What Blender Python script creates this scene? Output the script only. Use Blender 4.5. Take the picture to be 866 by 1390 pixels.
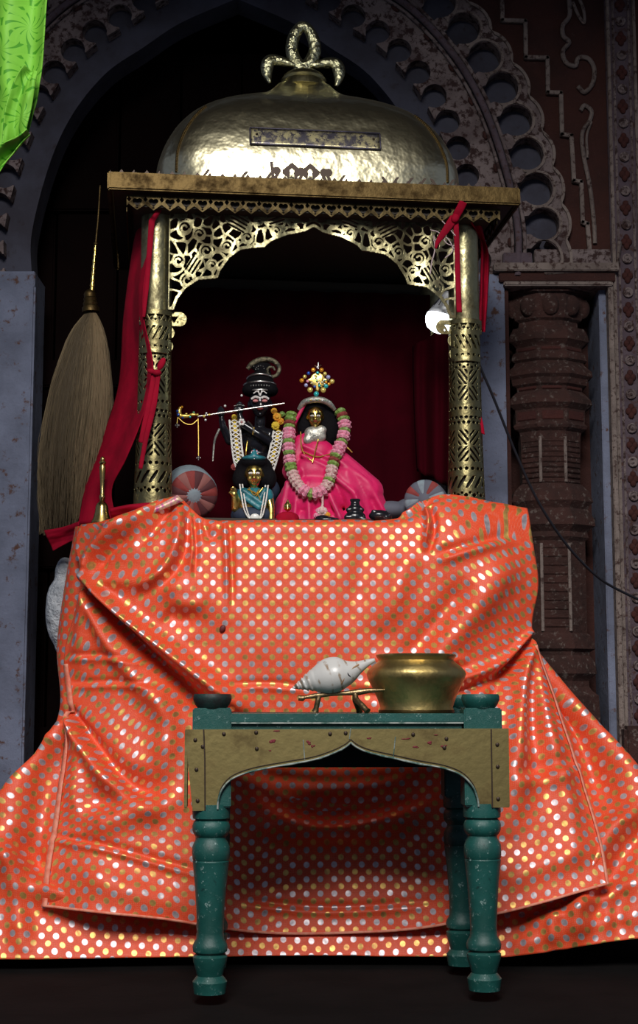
import bpy, bmesh, math, random
import numpy as np
from mathutils import Vector, Matrix, noise

for o in list(bpy.data.objects):
    bpy.data.objects.remove(o)
SC = bpy.context.scene
C = SC.collection
random.seed(7)
RNG = np.random.default_rng(7)
PI = math.pi

# ------------------------------------------------------------------ camera
W, H, F, HOR = 866, 1390, 2000.0, 955.0
TH = math.atan((HOR - H / 2) / F)
CZ = 0.62
cam = bpy.data.cameras.new('camera')
cam.sensor_fit = 'HORIZONTAL'
cam.sensor_width = 36.0
cam.lens = 36.0 * F / W
cam.clip_start = 0.05
camo = bpy.data.objects.new('camera', cam)
C.objects.link(camo)
camo.location = (0, 0, CZ)
camo.rotation_euler = (PI / 2 + TH, 0, 0)
SC.camera = camo

# ------------------------------------------------------------------ light
world = bpy.data.worlds.new('world')
SC.world = world
world.use_nodes = True
bg = world.node_tree.nodes['Background']
bg.inputs[0].default_value = (0.62, 0.72, 1.0, 1)
bg.inputs[1].default_value = 0.15


def area(name, loc, target, sx, sy, power, col):
    l = bpy.data.lights.new(name, 'AREA')
    l.shape = 'RECTANGLE'
    l.size, l.size_y = sx, sy
    l.energy = power
    l.color = col
    o = bpy.data.objects.new(name, l)
    C.objects.link(o)
    o.location = loc
    d = Vector(target) - Vector(loc)
    o.rotation_euler = d.to_track_quat('-Z', 'Y').to_euler()
    return o


# open courtyard sky in front of the porch
area('courtyard_daylight', (-0.20, -1.3, 4.4), (0.0, 3.7, 0.6), 1.7, 2.2, 375, (1.0, 0.97, 0.93))

vs = SC.view_settings
vs.view_transform = 'Standard'
vs.look = 'None'
vs.gamma = 1
vs.use_curve_mapping = False
vs.exposure = 0.0


# ------------------------------------------------------------------ helpers
def P(u, v, y):
    a = (u - W / 2) / F
    b = (H / 2 - v) / F
    dy = math.cos(TH) - b * math.sin(TH)
    dz = math.sin(TH) + b * math.cos(TH)
    t = y / dy
    return Vector((a * t, y, CZ + dz * t))


def Zp(v, y):
    return P(W / 2, v, y).z


def tag(o, label=None, cat=None, group=None, kind=None):
    if label: o['label'] = label
    if cat: o['category'] = cat
    if group: o['group'] = group
    if kind: o['kind'] = kind
    return o


def empty(name, loc, rz=0.0):
    o = bpy.data.objects.new(name, None)
    o.empty_display_size = 0.05
    C.objects.link(o)
    o.location = loc
    o.rotation_euler = (0, 0, rz)
    return o


def thing(name, loc, label, cat, group=None, rz=0.0):
    return tag(empty(name, loc, rz), label, cat, group)


def mesh_obj(name, verts, faces, mat=None, parent=None, smooth=True, uvs=None):
    """verts in world space (or in parent space if parent given with local=True)"""
    me = bpy.data.meshes.new(name)
    me.from_pydata([tuple(v) for v in verts], [], faces)
    if uvs is not None:
        lay = me.uv_layers.new(name='UVMap')
        li = np.empty(len(me.loops), dtype=np.int32)
        me.loops.foreach_get('vertex_index', li)
        lay.data.foreach_set('uv', np.asarray(uvs, dtype=np.float32)[li].ravel())
    me.polygons.foreach_set('use_smooth', [smooth] * len(me.polygons))
    me.update()
    o = bpy.data.objects.new(name, me)
    C.objects.link(o)
    if mat: me.materials.append(mat)
    if parent is not None: set_parent(o, parent)
    return o


def wmat(o):
    m = Matrix.Translation(o.location) @ o.rotation_euler.to_matrix().to_4x4()
    return (wmat(o.parent) @ m) if o.parent else m


def set_parent(o, p):
    """mesh data is in world space; bring it in the parent's frame"""
    o.parent = p
    if o.type == 'MESH':
        o.data.transform(wmat(p).inverted())


def bm_obj(name, bm, mat=None, parent=None, smooth=True, angle=None):
    me = bpy.data.meshes.new(name)
    bmesh.ops.recalc_face_normals(bm, faces=bm.faces)
    bm.to_mesh(me)
    bm.free()
    me.polygons.foreach_set('use_smooth', [smooth] * len(me.polygons))
    if angle is not None:
        me.set_sharp_from_angle(angle=math.radians(angle))
    o = bpy.data.objects.new(name, me)
    C.objects.link(o)
    if mat: me.materials.append(mat)
    if parent is not None: set_parent(o, parent)
    return o


def b_box(bm, c, s, bev=0.0, rot=None):
    r = bmesh.ops.create_cube(bm, size=1.0)
    M = Matrix.Translation(c)
    if rot is not None: M = M @ rot
    M = M @ Matrix.Diagonal((s[0], s[1], s[2], 1))
    bmesh.ops.transform(bm, matrix=M, verts=r['verts'])
    if bev > 0:
        es = list({e for v in r['verts'] for e in v.link_edges})
        bmesh.ops.bevel(bm, geom=es, offset=bev, segments=2, affect='EDGES')
    return bm


def box(name, c, s, mat, parent=None, bev=0.0, rot=None):
    bm = bmesh.new()
    b_box(bm, c, s, bev, rot)
    return bm_obj(name, bm, mat, parent, smooth=True, angle=35)


def b_ell(bm, c, r, rot=None, seg=14, rings=9):
    q = bmesh.ops.create_uvsphere(bm, u_segments=seg, v_segments=rings, radius=1.0)
    M = Matrix.Translation(c)
    if rot is not None: M = M @ rot
    if not hasattr(r, '__len__'): r = (r, r, r)
    M = M @ Matrix.Diagonal((r[0], r[1], r[2], 1))
    bmesh.ops.transform(bm, matrix=M, verts=q['verts'])


def ell(name, c, r, mat, parent=None, rot=None, seg=16, rings=10):
    bm = bmesh.new()
    b_ell(bm, c, r, rot, seg, rings)
    return bm_obj(name, bm, mat, parent)


def b_tube(bm, pts, rad, seg=8, caps=True, squash=1.0):
    pts = [Vector(p) for p in pts]
    n = len(pts)
    if not hasattr(rad, '__len__'): rad = [rad] * n
    prev = None
    rings = []
    for i, p in enumerate(pts):
        t = (pts[min(i + 1, n - 1)] - pts[max(i - 1, 0)])
        if t.length < 1e-9: t = Vector((0, 0, 1))
        t.normalize()
        if prev is None:
            a = Vector((0, 1, 0)) if abs(t.y) < 0.9 else Vector((1, 0, 0))
            nrm = (a - t * a.dot(t)).normalized()
        else:
            nrm = prev - t * prev.dot(t)
            nrm = nrm.normalized() if nrm.length > 1e-6 else t.orthogonal().normalized()
        prev = nrm
        bn = t.cross(nrm)
        rings.append([bm.verts.new(p + (nrm * math.cos(2 * PI * k / seg) * squash + bn * math.sin(2 * PI * k / seg)) * rad[i]) for k in range(seg)])
    for i in range(n - 1):
        for k in range(seg):
            bm.faces.new((rings[i][k], rings[i][(k + 1) % seg], rings[i + 1][(k + 1) % seg], rings[i + 1][k]))
    if caps:
        bm.faces.new(rings[0][::-1])
        bm.faces.new(rings[-1])


def tube(name, pts, rad, mat, parent=None, seg=8, squash=1.0):
    bm = bmesh.new()
    b_tube(bm, pts, rad, seg, True, squash)
    return bm_obj(name, bm, mat, parent, angle=60)


def smooth_path(pts, n=8):
    """Catmull-Rom through points (any dimension)"""
    p = [np.array(q, dtype=float) for q in pts]
    p = [2 * p[0] - p[1]] + p + [2 * p[-1] - p[-2]]
    out = []
    for i in range(1, len(p) - 2):
        for k in range(n):
            t = k / n
            a, b, c, d = p[i - 1], p[i], p[i + 1], p[i + 2]
            out.append(0.5 * ((2 * b) + (-a + c) * t + (2 * a - 5 * b + 4 * c - d) * t * t + (-a + 3 * b - 3 * c + d) * t ** 3))
    out.append(p[-2])
    return out


def b_lathe(bm, prof, c, seg=24, rot0=0.0, axis=None, sx=1.0, sy=1.0, caps=True):
    """prof: list of (r, z) relative to c"""
    M = axis if axis is not None else Matrix.Identity(3)
    rings = []
    for r, z in prof:
        rings.append([bm.verts.new(Vector(c) + M @ Vector((r * sx * math.cos(2 * PI * k / seg + rot0), r * sy * math.sin(2 * PI * k / seg + rot0), z))) for k in range(seg)])
    for i in range(len(prof) - 1):
        for k in range(seg):
            bm.faces.new((rings[i][k], rings[i][(k + 1) % seg], rings[i + 1][(k + 1) % seg], rings[i + 1][k]))
    if caps:
        bm.faces.new(rings[0][::-1])
        bm.faces.new(rings[-1])


def lathe(name, prof, c, mat, parent=None, seg=24, rot0=0.0, axis=None, angle=40, sx=1.0, sy=1.0, caps=True):
    bm = bmesh.new()
    b_lathe(bm, prof, c, seg, rot0, axis, sx, sy, caps)
    return bm_obj(name, bm, mat, parent, angle=angle)


def evaluated(o):
    """bake modifiers into mesh data"""
    dg = bpy.context.evaluated_depsgraph_get()
    me = bpy.data.meshes.new_from_object(o.evaluated_get(dg))
    o.modifiers.clear()
    old = o.data
    o.data = me
    bpy.data.meshes.remove(old)
    return o


def blob(name, prims, voxel, mat, parent=None, smooth_it=4):
    """one continuous surface from ellipsoids and tapered limbs"""
    bm = bmesh.new()
    for q in prims:
        if q[0] == 'e':
            b_ell(bm, q[1], q[2], q[3] if len(q) > 3 else None, 18, 12)
        else:
            _, p0, p1, r0, r1 = q
            p0, p1 = Vector(p0), Vector(p1)
            sub = bmesh.new()
            b_ell(sub, p0, r0, None, 10, 8)
            b_ell(sub, p1, r1, None, 10, 8)
            hv = bmesh.ops.convex_hull(sub, input=sub.verts)
            bmesh.ops.delete(sub, geom=list({g for g in hv['geom_interior'] if isinstance(g, bmesh.types.BMVert)}), context='VERTS')
            tmp = bpy.data.meshes.new('t')
            sub.to_mesh(tmp); sub.free()
            bm.from_mesh(tmp)
            bpy.data.meshes.remove(tmp)
    o = bm_obj(name, bm, mat)
    m = o.modifiers.new('r', 'REMESH'); m.mode = 'VOXEL'; m.voxel_size = voxel; m.use_smooth_shade = True
    s = o.modifiers.new('s', 'SMOOTH'); s.iterations = smooth_it; s.factor = 0.5
    bpy.context.view_layer.update()
    evaluated(o)
    o.data.polygons.foreach_set('use_smooth', [True] * len(o.data.polygons))
    if parent is not None: set_parent(o, parent)
    return o


def msheet(f, us, vs):
    """marching squares: polygons covering f>0 on the grid; returns (uv list, faces)"""
    nu, nv = f.shape
    verts, faces = [], []
    vid, eid = {}, {}

    def V(i, j):
        k = (i, j)
        if k not in vid:
            vid[k] = len(verts); verts.append((us[i], vs[j]))
        return vid[k]

    def E(i0, j0, i1, j1):
        k = (i0, j0, i1, j1) if (i0, j0) < (i1, j1) else (i1, j1, i0, j0)
        if k not in eid:
            a, b = f[k[0], k[1]], f[k[2], k[3]]
            t = min(max(a / (a - b), 0.03), 0.97)
            eid[k] = len(verts)
            verts.append((us[k[0]] * (1 - t) + us[k[2]] * t, vs[k[1]] * (1 - t) + vs[k[3]] * t))
        return eid[k]

    pos = f > 0
    cnt = pos[:-1, :-1].astype(int) + pos[1:, :-1] + pos[1:, 1:] + pos[:-1, 1:]
    for i, j in zip(*np.nonzero(cnt)):
        cs = [(i, j), (i + 1, j), (i + 1, j + 1), (i, j + 1)]
        if cnt[i, j] == 4:
            faces.append([V(*c) for c in cs]); continue
        poly = []
        for k in range(4):
            a, b = cs[k], cs[(k + 1) % 4]
            if pos[a]: poly.append(V(*a))
            if pos[a] != pos[b]: poly.append(E(a[0], a[1], b[0], b[1]))
        if len(poly) >= 3: faces.append(poly)
    return verts, faces


def sheet_obj(name, f, us, vs, mapf, mat, parent=None, thick=0.0, off=-1.0, smooth=False):
    uv, fc = msheet(f, us, vs)
    o = mesh_obj(name, [mapf(a, b) for a, b in uv], fc, mat, parent, smooth)
    if thick > 0:
        m = o.modifiers.new('solid', 'SOLIDIFY'); m.thickness = thick; m.offset = off
    return o


def seg_dist(X, Y, pts):
    """distance, nearest param (0..1), signed side of grid to polyline"""
    best = np.full(X.shape, 1e9); tpar = np.zeros(X.shape); side = np.zeros(X.shape)
    n = len(pts) - 1
    for i in range(n):
        (x0, y0), (x1, y1) = pts[i][:2], pts[i + 1][:2]
        dx, dy = x1 - x0, y1 - y0
        L2 = dx * dx + dy * dy + 1e-12
        t = np.clip(((X - x0) * dx + (Y - y0) * dy) / L2, 0, 1)
        d = np.hypot(X - x0 - t * dx, Y - y0 - t * dy)
        m = d < best
        best[m] = d[m]; tpar[m] = ((i + t) / n)[m]
        side[m] = np.sign((X - x0) * dy - (Y - y0) * dx)[m]
    return best, tpar, side


def in_poly(X, Y, poly):
    r = np.zeros(X.shape, dtype=bool)
    n = len(poly)
    for i in range(n):
        x0, y0 = poly[i]; x1, y1 = poly[(i + 1) % n]
        if y0 == y1: continue
        c = ((y0 > Y) != (y1 > Y)) & (X < (x1 - x0) * (Y - y0) / (y1 - y0) + x0)
        r ^= c
    return r


# ------------------------------------------------------------------ materials
class NT:
    def __init__(s, name):
        s.m = bpy.data.materials.new(name); s.m.use_nodes = True
        s.t = s.m.node_tree; s.b = s.t.nodes['Principled BSDF']

    def n(s, typ, **kw):
        x = s.t.nodes.new(typ)
        for k, v in kw.items():
            if k.startswith('i_'):
                x.inputs[k[2:].replace('_', ' ')].default_value = v
            else: setattr(x, k, v)
        return x

    def l(s, a, b): s.t.links.new(a, b)

    def math(s, op, a, b=None, c=None):
        x = s.n('ShaderNodeMath', operation=op)
        for i, q in enumerate((a, b, c)):
            if q is None: continue
            if isinstance(q, (int, float)): x.inputs[i].default_value = q
            else: s.l(q, x.inputs[i])
        return x.outputs[0]

    def mix(s, fac, a, b):
        x = s.n('ShaderNodeMix', data_type='RGBA')
        for idx, q in ((0, fac), (6, a), (7, b)):
            if isinstance(q, (int, float)): x.inputs[idx].default_value = q
            elif isinstance(q, tuple): x.inputs[idx].default_value = q if len(q) == 4 else q + (1,)
            else: s.l(q, x.inputs[idx])
        return x.outputs[2]

    def noise(s, scale, detail=4, rough=0.6, vec=None, dist=0.0):
        x = s.n('ShaderNodeTexNoise')
        x.inputs['Scale'].default_value = scale; x.inputs['Detail'].default_value = detail
        x.inputs['Roughness'].default_value = rough; x.inputs['Distortion'].default_value = dist
        s.l(vec if vec is not None else s.obj(), x.inputs['Vector'])
        return x.outputs['Fac']

    def obj(s):
        if not hasattr(s, 'tc'): s.tc = s.n('ShaderNodeTexCoord')
        return s.tc.outputs['Object']

    def uv(s):
        s.obj(); return s.tc.outputs['UV']

    def ramp(s, fac, lo, hi):
        x = s.n('ShaderNodeMapRange', interpolation_type='SMOOTHSTEP')
        x.inputs['From Min'].default_value = lo; x.inputs['From Max'].default_value = hi
        s.l(fac, x.inputs['Value'])
        return x.outputs['Result']

    def bump(s, h, strength, dist=0.01):
        x = s.n('ShaderNodeBump'); x.inputs['Strength'].default_value = strength; x.inputs['Distance'].default_value = dist
        s.l(h, x.inputs['Height']); s.l(x.outputs[0], s.b.inputs['Normal'])

    def set(s, **kw):
        for k, v in kw.items():
            i = s.b.inputs[k.replace('_', ' ')]
            if isinstance(v, (int, float)): i.default_value = v
            elif isinstance(v, tuple): i.default_value = v if len(v) == 4 or len(v) == 3 and i.type == 'VECTOR' else v + (1,)
            else: s.l(v, i)
        return s


def simple(name, col, rough=0.5, metal=0.0, col2=None, sc=30.0, bump=0.0, bsc=80.0, lo=0.4, hi=0.65, bdist=0.004, **kw):
    t = NT(name)
    t.set(Roughness=rough, Metallic=metal)
    if col2:
        t.l(t.mix(t.ramp(t.noise(sc), lo, hi), col, col2), t.b.inputs['Base Color'])
    else:
        t.set(Base_Color=col)
    if bump: t.bump(t.noise(bsc, 5), bump, bdist)
    if kw: t.set(**kw)
    return t.m


def brass(name, col=(0.62, 0.50, 0.20), dark=(0.20, 0.14, 0.05), rough=0.32, sc=14, bump=0.25, bsc=30, lo=0.45, hi=0.75, bdist=0.006):
    t = NT(name)
    n = t.noise(sc, 6, 0.65)
    k = t.ramp(n, lo, hi)
    t.l(t.mix(k, col, dark), t.b.inputs['Base Color'])
    t.set(Metallic=1.0)
    t.l(t.math('ADD', t.math('MULTIPLY', k, 0.25), rough), t.b.inputs['Roughness'])
    t.bump(t.noise(bsc, 3, 0.5), bump, bdist)
    return t.m


M = {}
M['dome'] = brass('hammered_brass', (0.88, 0.81, 0.54), (0.55, 0.46, 0.23), 0.31, 9, 0.5, 16, 0.55, 0.85, 0.012)
M['brass_sheet'] = brass('pierced_brass', (0.44, 0.40, 0.22), (0.12, 0.10, 0.055), 0.36, 10, 0.4, 45, 0.42, 0.66)
M['valance'] = brass('blackened_brass', (0.085, 0.062, 0.028), (0.03, 0.02, 0.01), 0.5, 25, 0.3, 60)
M['brass_col'] = brass('pierced_brass_dimmed', (0.30, 0.26, 0.125), (0.11, 0.085, 0.04), 0.36, 22, 0.4, 45)  # darker copy for the columns, their weaker reflection put into the colour
M['brass_rim'] = brass('tarnished_brass_rim', (0.105, 0.07, 0.028), (0.045, 0.026, 0.011), 0.5, 20, 0.25, 60)
M['brass_pot'] = brass('brass_pot', (0.55, 0.42, 0.17), (0.36, 0.26, 0.09), 0.40, 18, 0.25, 55)
M['brass_bell'] = brass('brass_bell', (0.62, 0.46, 0.17), (0.3, 0.2, 0.06), 0.25, 18, 0.1, 40)
M['brass_plate'] = brass('dull_brass_plate', (0.30, 0.24, 0.10), (0.16, 0.12, 0.055), 0.50, 14, 0.10, 60)
M['bronze'] = brass('dark_bronze', (0.30, 0.21, 0.11), (0.12, 0.09, 0.05), 0.4, 30, 0.4, 80)
M['gold'] = brass('statue_gold', (0.75, 0.55, 0.16), (0.45, 0.3, 0.08), 0.25, 40, 0.1, 60)
M['goldthread'] = simple('gold_thread', (0.8, 0.55, 0.12), 0.35, 0.8)
M['silver'] = simple('silver_ornament', (0.75, 0.74, 0.70), 0.28, 1.0, (0.35, 0.35, 0.33), 60)
M['core'] = simple('dark_column_core', (0.035, 0.025, 0.015), 0.7)
M['rivet'] = simple('dark_rivet', (0.06, 0.04, 0.03), 0.5, 0.6)
M['black'] = simple('black_stone', (0.010, 0.010, 0.014), 0.22, 0.0, bump=0.05)
M['black_matte'] = simple('black_hair', (0.005, 0.0045, 0.006), 0.8, 0.0, bump=0.5, bsc=150, Specular_IOR_Level=0.12)
M['whitepaint'] = simple('white_paint', (0.82, 0.78, 0.74), 0.5)
M['pinkpaint'] = simple('pink_paint', (0.7, 0.25, 0.25), 0.5)
M['pearl'] = simple('pearl', (0.85, 0.83, 0.78), 0.2)
M['flute'] = simple('silver_flute', (0.85, 0.80, 0.72), 0.25, 0.9)
M['green_leaf'] = simple('green_leaf', (0.16, 0.30, 0.05), 0.5, 0, (0.30, 0.42, 0.12), 120)
M['pink_flower'] = simple('pink_flower', (0.85, 0.22, 0.38), 0.6, 0, (0.92, 0.45, 0.55), 200, bump=0.8, bsc=300)
M['pale_flower'] = simple('pale_flower', (0.80, 0.62, 0.55), 0.6, 0, (0.75, 0.35, 0.40), 160, bump=0.8, bsc=300)
M['orange_flower'] = simple('orange_flower', (0.85, 0.30, 0.02), 0.6, 0, (0.8, 0.5, 0.05), 150, bump=0.8, bsc=300)
M['yellow_flower'] = simple('yellow_flower', (0.85, 0.60, 0.05), 0.6, 0, bump=0.8, bsc=300)
M['teal'] = simple('teal_satin', (0.02, 0.20, 0.24), 0.4, 0, (0.01, 0.10, 0.13), 60, 0.3, 90)
M['blue_dark'] = simple('navy_cloth', (0.02, 0.03, 0.06), 0.7)
M['pink_sari'] = simple('pink_satin', (0.74, 0.008, 0.125), 0.5, 0, (0.58, 0.006, 0.10), 18, 0.3, 30, Sheen_Weight=0.08)
M['silver_cloth'] = simple('silver_brocade', (0.55, 0.52, 0.45), 0.35, 0.6, (0.35, 0.36, 0.33), 90, 0.6, 120)
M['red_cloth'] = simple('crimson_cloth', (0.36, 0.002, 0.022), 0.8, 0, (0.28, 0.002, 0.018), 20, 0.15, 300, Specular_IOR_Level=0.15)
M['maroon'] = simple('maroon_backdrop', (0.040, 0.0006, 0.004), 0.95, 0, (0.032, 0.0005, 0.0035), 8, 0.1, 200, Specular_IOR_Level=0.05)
M['wire'] = simple('black_wire', (0.015, 0.015, 0.02), 0.45)
M['thread'] = simple('pale_thread', (0.55, 0.42, 0.42), 0.8)
M['bulb_body'] = simple('bulb_housing', (0.78, 0.80, 0.84), 0.4)
M['plastic'] = simple('grey_plastic_bag', (0.55, 0.58, 0.62), 0.3, 0, (0.35, 0.38, 0.42), 25, 1.0, 40, bdist=0.02)
M['hair'] = simple('pale_yak_hair', (0.22, 0.16, 0.085), 0.6)
M['hair_mid'] = simple('brown_yak_hair', (0.13, 0.092, 0.046), 0.6)
M['hair_dark'] = simple('dark_yak_hair', (0.085, 0.06, 0.03), 0.6)
t = NT('bulb_glow'); t.set(Base_Color=(1, 1, 1), Emission_Color=(0.80, 0.92, 1.0), Emission_Strength=7.0); M['glow'] = t.m


def gem(name, c): M[name] = simple(name, c, 0.08, 0.35)


gem('gem_orange', (0.85, 0.35, 0.03)); gem('gem_yellow', (0.8, 0.6, 0.15)); gem('gem_teal', (0.05, 0.5, 0.5))
gem('gem_lilac', (0.5, 0.5, 0.8)); gem('gem_blue', (0.03, 0.10, 0.45)); gem('gem_green', (0.2, 0.5, 0.25)); gem('gem_clear', (0.8, 0.8, 0.8))


def plaster(name, c1, c2, c3, s1=6.0, s2=26.0, bump=0.6, rough=0.85, lo=0.45, hi=0.6):
    """paint flaking off over grime"""
    t = NT(name)
    a = t.mix(t.ramp(t.noise(s1, 5), 0.35, 0.7), c1, c2)
    fl = t.ramp(t.noise(s2, 8, 0.7), lo, hi)
    t.l(t.mix(fl, a, c3), t.b.inputs['Base Color'])
    t.set(Roughness=rough)
    t.bump(t.noise(s2 * 1.3, 8, 0.7), bump, 0.008)
    return t.m


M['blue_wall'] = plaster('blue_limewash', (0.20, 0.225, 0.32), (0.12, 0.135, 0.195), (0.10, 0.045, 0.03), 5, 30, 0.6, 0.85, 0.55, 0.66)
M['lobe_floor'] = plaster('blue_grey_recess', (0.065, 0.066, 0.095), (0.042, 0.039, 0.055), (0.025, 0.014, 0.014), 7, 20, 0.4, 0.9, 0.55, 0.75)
M['white_flake'] = plaster('flaking_white_paint', (0.25, 0.195, 0.19), (0.13, 0.095, 0.095), (0.045, 0.02, 0.018), 9, 40, 1.0, 0.9, 0.47, 0.58)
M['white_line'] = plaster('pale_relief_line', (0.27, 0.215, 0.19), (0.17, 0.13, 0.115), (0.06, 0.03, 0.025), 12, 60, 0.8, 0.9, 0.5, 0.64)
M['red_stone'] = plaster('red_brown_stone', (0.060, 0.017, 0.012), (0.036, 0.011, 0.009), (0.085, 0.046, 0.04), 6, 60, 0.9, 0.9, 0.62, 0.72)
M['pil_stone'] = plaster('carved_pilaster_stone', (0.060, 0.021, 0.016), (0.034, 0.013, 0.010), (0.15, 0.115, 0.10), 14, 60, 1.0, 0.9, 0.54, 0.66)
M['lilac_strip'] = plaster('lilac_border', (0.12, 0.086, 0.105), (0.08, 0.056, 0.07), (0.07, 0.03, 0.023), 10, 60, 0.7, 0.9, 0.5, 0.65)
M['rosette'] = plaster('dark_red_rosette', (0.07, 0.016, 0.012), (0.05, 0.012, 0.01), (0.08, 0.05, 0.045), 20, 90, 0.7, 0.9, 0.6, 0.75)
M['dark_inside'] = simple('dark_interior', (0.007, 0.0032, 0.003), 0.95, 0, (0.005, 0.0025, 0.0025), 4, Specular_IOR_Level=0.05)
M['floor'] = simple('dark_stone_floor', (0.006, 0.005, 0.005), 0.95, 0, (0.004, 0.0035, 0.0035), 5, 0.4, 20, Specular_IOR_Level=0.1)
M['step'] = simple('dark_step_stone', (0.035, 0.022, 0.018), 0.8, 0, (0.02, 0.013, 0.011), 8, 0.5, 30)

# painted wood, chipped
t = NT('chipped_green_paint')
n1 = t.noise(9, 5); n2 = t.noise(75, 9, 0.8)
a = t.mix(t.ramp(n1, 0.35, 0.7), (0.006, 0.060, 0.050), (0.012, 0.095, 0.083))
a = t.mix(t.ramp(t.noise(20, 6, 0.7), 0.60, 0.72), a, (0.004, 0.022, 0.02))
a = t.mix(t.ramp(n2, 0.585, 0.64), a, (0.22, 0.33, 0.31))
t.l(a, t.b.inputs['Base Color']); t.set(Roughness=0.42); t.bump(n2, 0.4, 0.003)
M['green_wood'] = t.m
M['dark_knob'] = simple('worn_dark_wood', (0.012, 0.013, 0.013), 0.6, 0, (0.008, 0.03, 0.027), 30, 0.4, 60)
M['chip_line'] = simple('pale_chipped_edge', (0.32, 0.36, 0.33), 0.7, 0, (0.05, 0.12, 0.10), 45)

# polka dot brocade
t = NT('orange_brocade')
sp = t.n('ShaderNodeSeparateXYZ'); t.l(t.uv(), sp.inputs[0])


def dots(ox, oy, r):
    x = t.math('SUBTRACT', t.math('FRACT', t.math('ADD', sp.outputs[0], ox)), 0.5)
    y = t.math('SUBTRACT', t.math('FRACT', t.math('ADD', sp.outputs[1], oy)), 0.5)
    d = t.math('SQRT', t.math('ADD', t.math('MULTIPLY', x, x), t.math('MULTIPLY', y, y)))
    m = t.n('ShaderNodeMapRange'); m.inputs['From Min'].default_value = r + 0.03; m.inputs['From Max'].default_value = r - 0.03
    t.l(d, m.inputs['Value'])
    return m.outputs[0]


ds = dots(0, 0, 0.215); dg = dots(0.5, 0.5, 0.205)
# small woven sprigs between the dots
fx = t.math('SINE', t.math('MULTIPLY', t.math('ADD', sp.outputs[0], sp.outputs[1]), 2 * PI * 4))
fy = t.math('SINE', t.math('MULTIPLY', t.math('SUBTRACT', sp.outputs[0], sp.outputs[1]), 2 * PI * 4))
wv = t.ramp(t.math('MULTIPLY', fx, fy), 0.1, 0.7)
wv = t.math('MULTIPLY', wv, t.ramp(t.noise(60, 3), 0.35, 0.6))
base = t.mix(t.math('MULTIPLY', wv, 0.75), (0.82, 0.080, 0.018), (0.82, 0.19, 0.11))
base = t.mix(t.math('MULTIPLY', t.ramp(t.noise(420, 2), 0.45, 0.7), 0.45), base, (0.55, 0.02, 0.012))
wear = t.ramp(t.noise(45, 3), 0.3, 0.7)
sil = t.mix(wear, (0.70, 0.64, 0.66), (0.40, 0.34, 0.37)); gol = t.mix(wear, (0.80, 0.52, 0.14), (0.46, 0.24, 0.08))
c = t.mix(dg, t.mix(ds, base, sil), gol)
t.l(c, t.b.inputs['Base Color'])
al = t.math('MAXIMUM', ds, dg)
t.l(t.math('MULTIPLY', al, 0.60), t.b.inputs['Metallic'])
t.l(t.math('SUBTRACT', 0.58, t.math('MULTIPLY', al, 0.18)), t.b.inputs['Roughness'])
t.set(Sheen_Weight=0.10, Sheen_Tint=(1.0, 0.45, 0.3, 1), Sheen_Roughness=0.4)
t.bump(t.noise(14, 3, 0.5), 0.25, 0.02)
M['brocade'] = t.m
M['hem'] = simple('pale_pink_selvedge', (0.80, 0.30, 0.20), 0.6, 0, (0.75, 0.16, 0.09), 60)
M['zari'] = simple('woven_gold_border', (0.80, 0.55, 0.35), 0.4, 0.3, (0.55, 0.10, 0.30), 90)
M['petal'] = simple('dark_red_petal', (0.10, 0.004, 0.006), 0.6)

# lime green brocade
t = NT('lime_brocade')
sp = t.n('ShaderNodeSeparateXYZ'); t.l(t.uv(), sp.inputs[0])


def palmette(ox, oy, n, rot):
    x = t.math('SUBTRACT', t.math('FRACT', t.math('ADD', sp.outputs[0], ox)), 0.5)
    y = t.math('SUBTRACT', t.math('FRACT', t.math('ADD', sp.outputs[1], oy)), 0.35)
    rr = t.math('SQRT', t.math('ADD', t.math('MULTIPLY', x, x), t.math('MULTIPLY', y, y)))
    th_ = t.math('ADD', t.math('ARCTAN2', x, y), t.math('ADD', t.math('MULTIPLY', rr, 1.6), rot))
    lobe = t.math('ABSOLUTE', t.math('SINE', t.math('MULTIPLY', th_, n)))
    petal = t.ramp(t.math('SUBTRACT', lobe, t.math('MULTIPLY', rr, 1.1)), 0.02, 0.14)
    inside = t.ramp(t.math('ADD', rr, t.math('MULTIPLY', lobe, -0.08)), 0.40, 0.37)
    edge = t.math('MULTIPLY', t.ramp(rr, 0.42, 0.44), t.ramp(rr, 0.49, 0.47))
    return t.math('MAXIMUM', t.math('MULTIPLY', petal, inside), edge)


k = t.math('MAXIMUM', palmette(0.1, 0.2, 5.5, 0.3), t.math('MULTIPLY', palmette(0.6, 0.7, 4.5, -0.4), 0.9))
t.l(t.mix(k, (0.045, 0.22, 0.008), (0.15, 0.40, 0.035)), t.b.inputs['Base Color'])
t.set(Roughness=0.62, Specular_IOR_Level=0.25); t.bump(k, 0.2, 0.002)
M['lime'] = t.m

# ================================================================== SETTING
YW = 4.45
WM = YW / F                       # metres per photo pixel on the wall


def wp(u, v, y=YW):
    p = P(u, v, YW); return Vector((p.x, y, p.z))


def struct(o, label):
    return tag(o, label, None, None, 'structure')


AX = 320.0
half = [(281, 372), (281, 309), (257, 216), (226, 148), (180, 91), (128, 55), (76, 21), (0, -12)]
left = smooth_path([(AX - d, v) for d, v in half], 14)
curve_px = [tuple(p) for p in left] + [(2 * AX - p[0], p[1]) for p in left[-2::-1]]
cw = np.array([[wp(u, v).x, wp(u, v).z] for u, v in curve_px])
# even resample
sl = np.concatenate([[0], np.cumsum(np.hypot(*np.diff(cw, axis=0).T))])
LS = sl[-1]
NS = 700
ss = np.linspace(0, LS, NS)
cx = np.interp(ss, sl, cw[:, 0]); cz = np.interp(ss, sl, cw[:, 1])
tx, tz = np.gradient(cx), np.gradient(cz)
kern = np.hanning(61); kern /= kern.sum()


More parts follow.
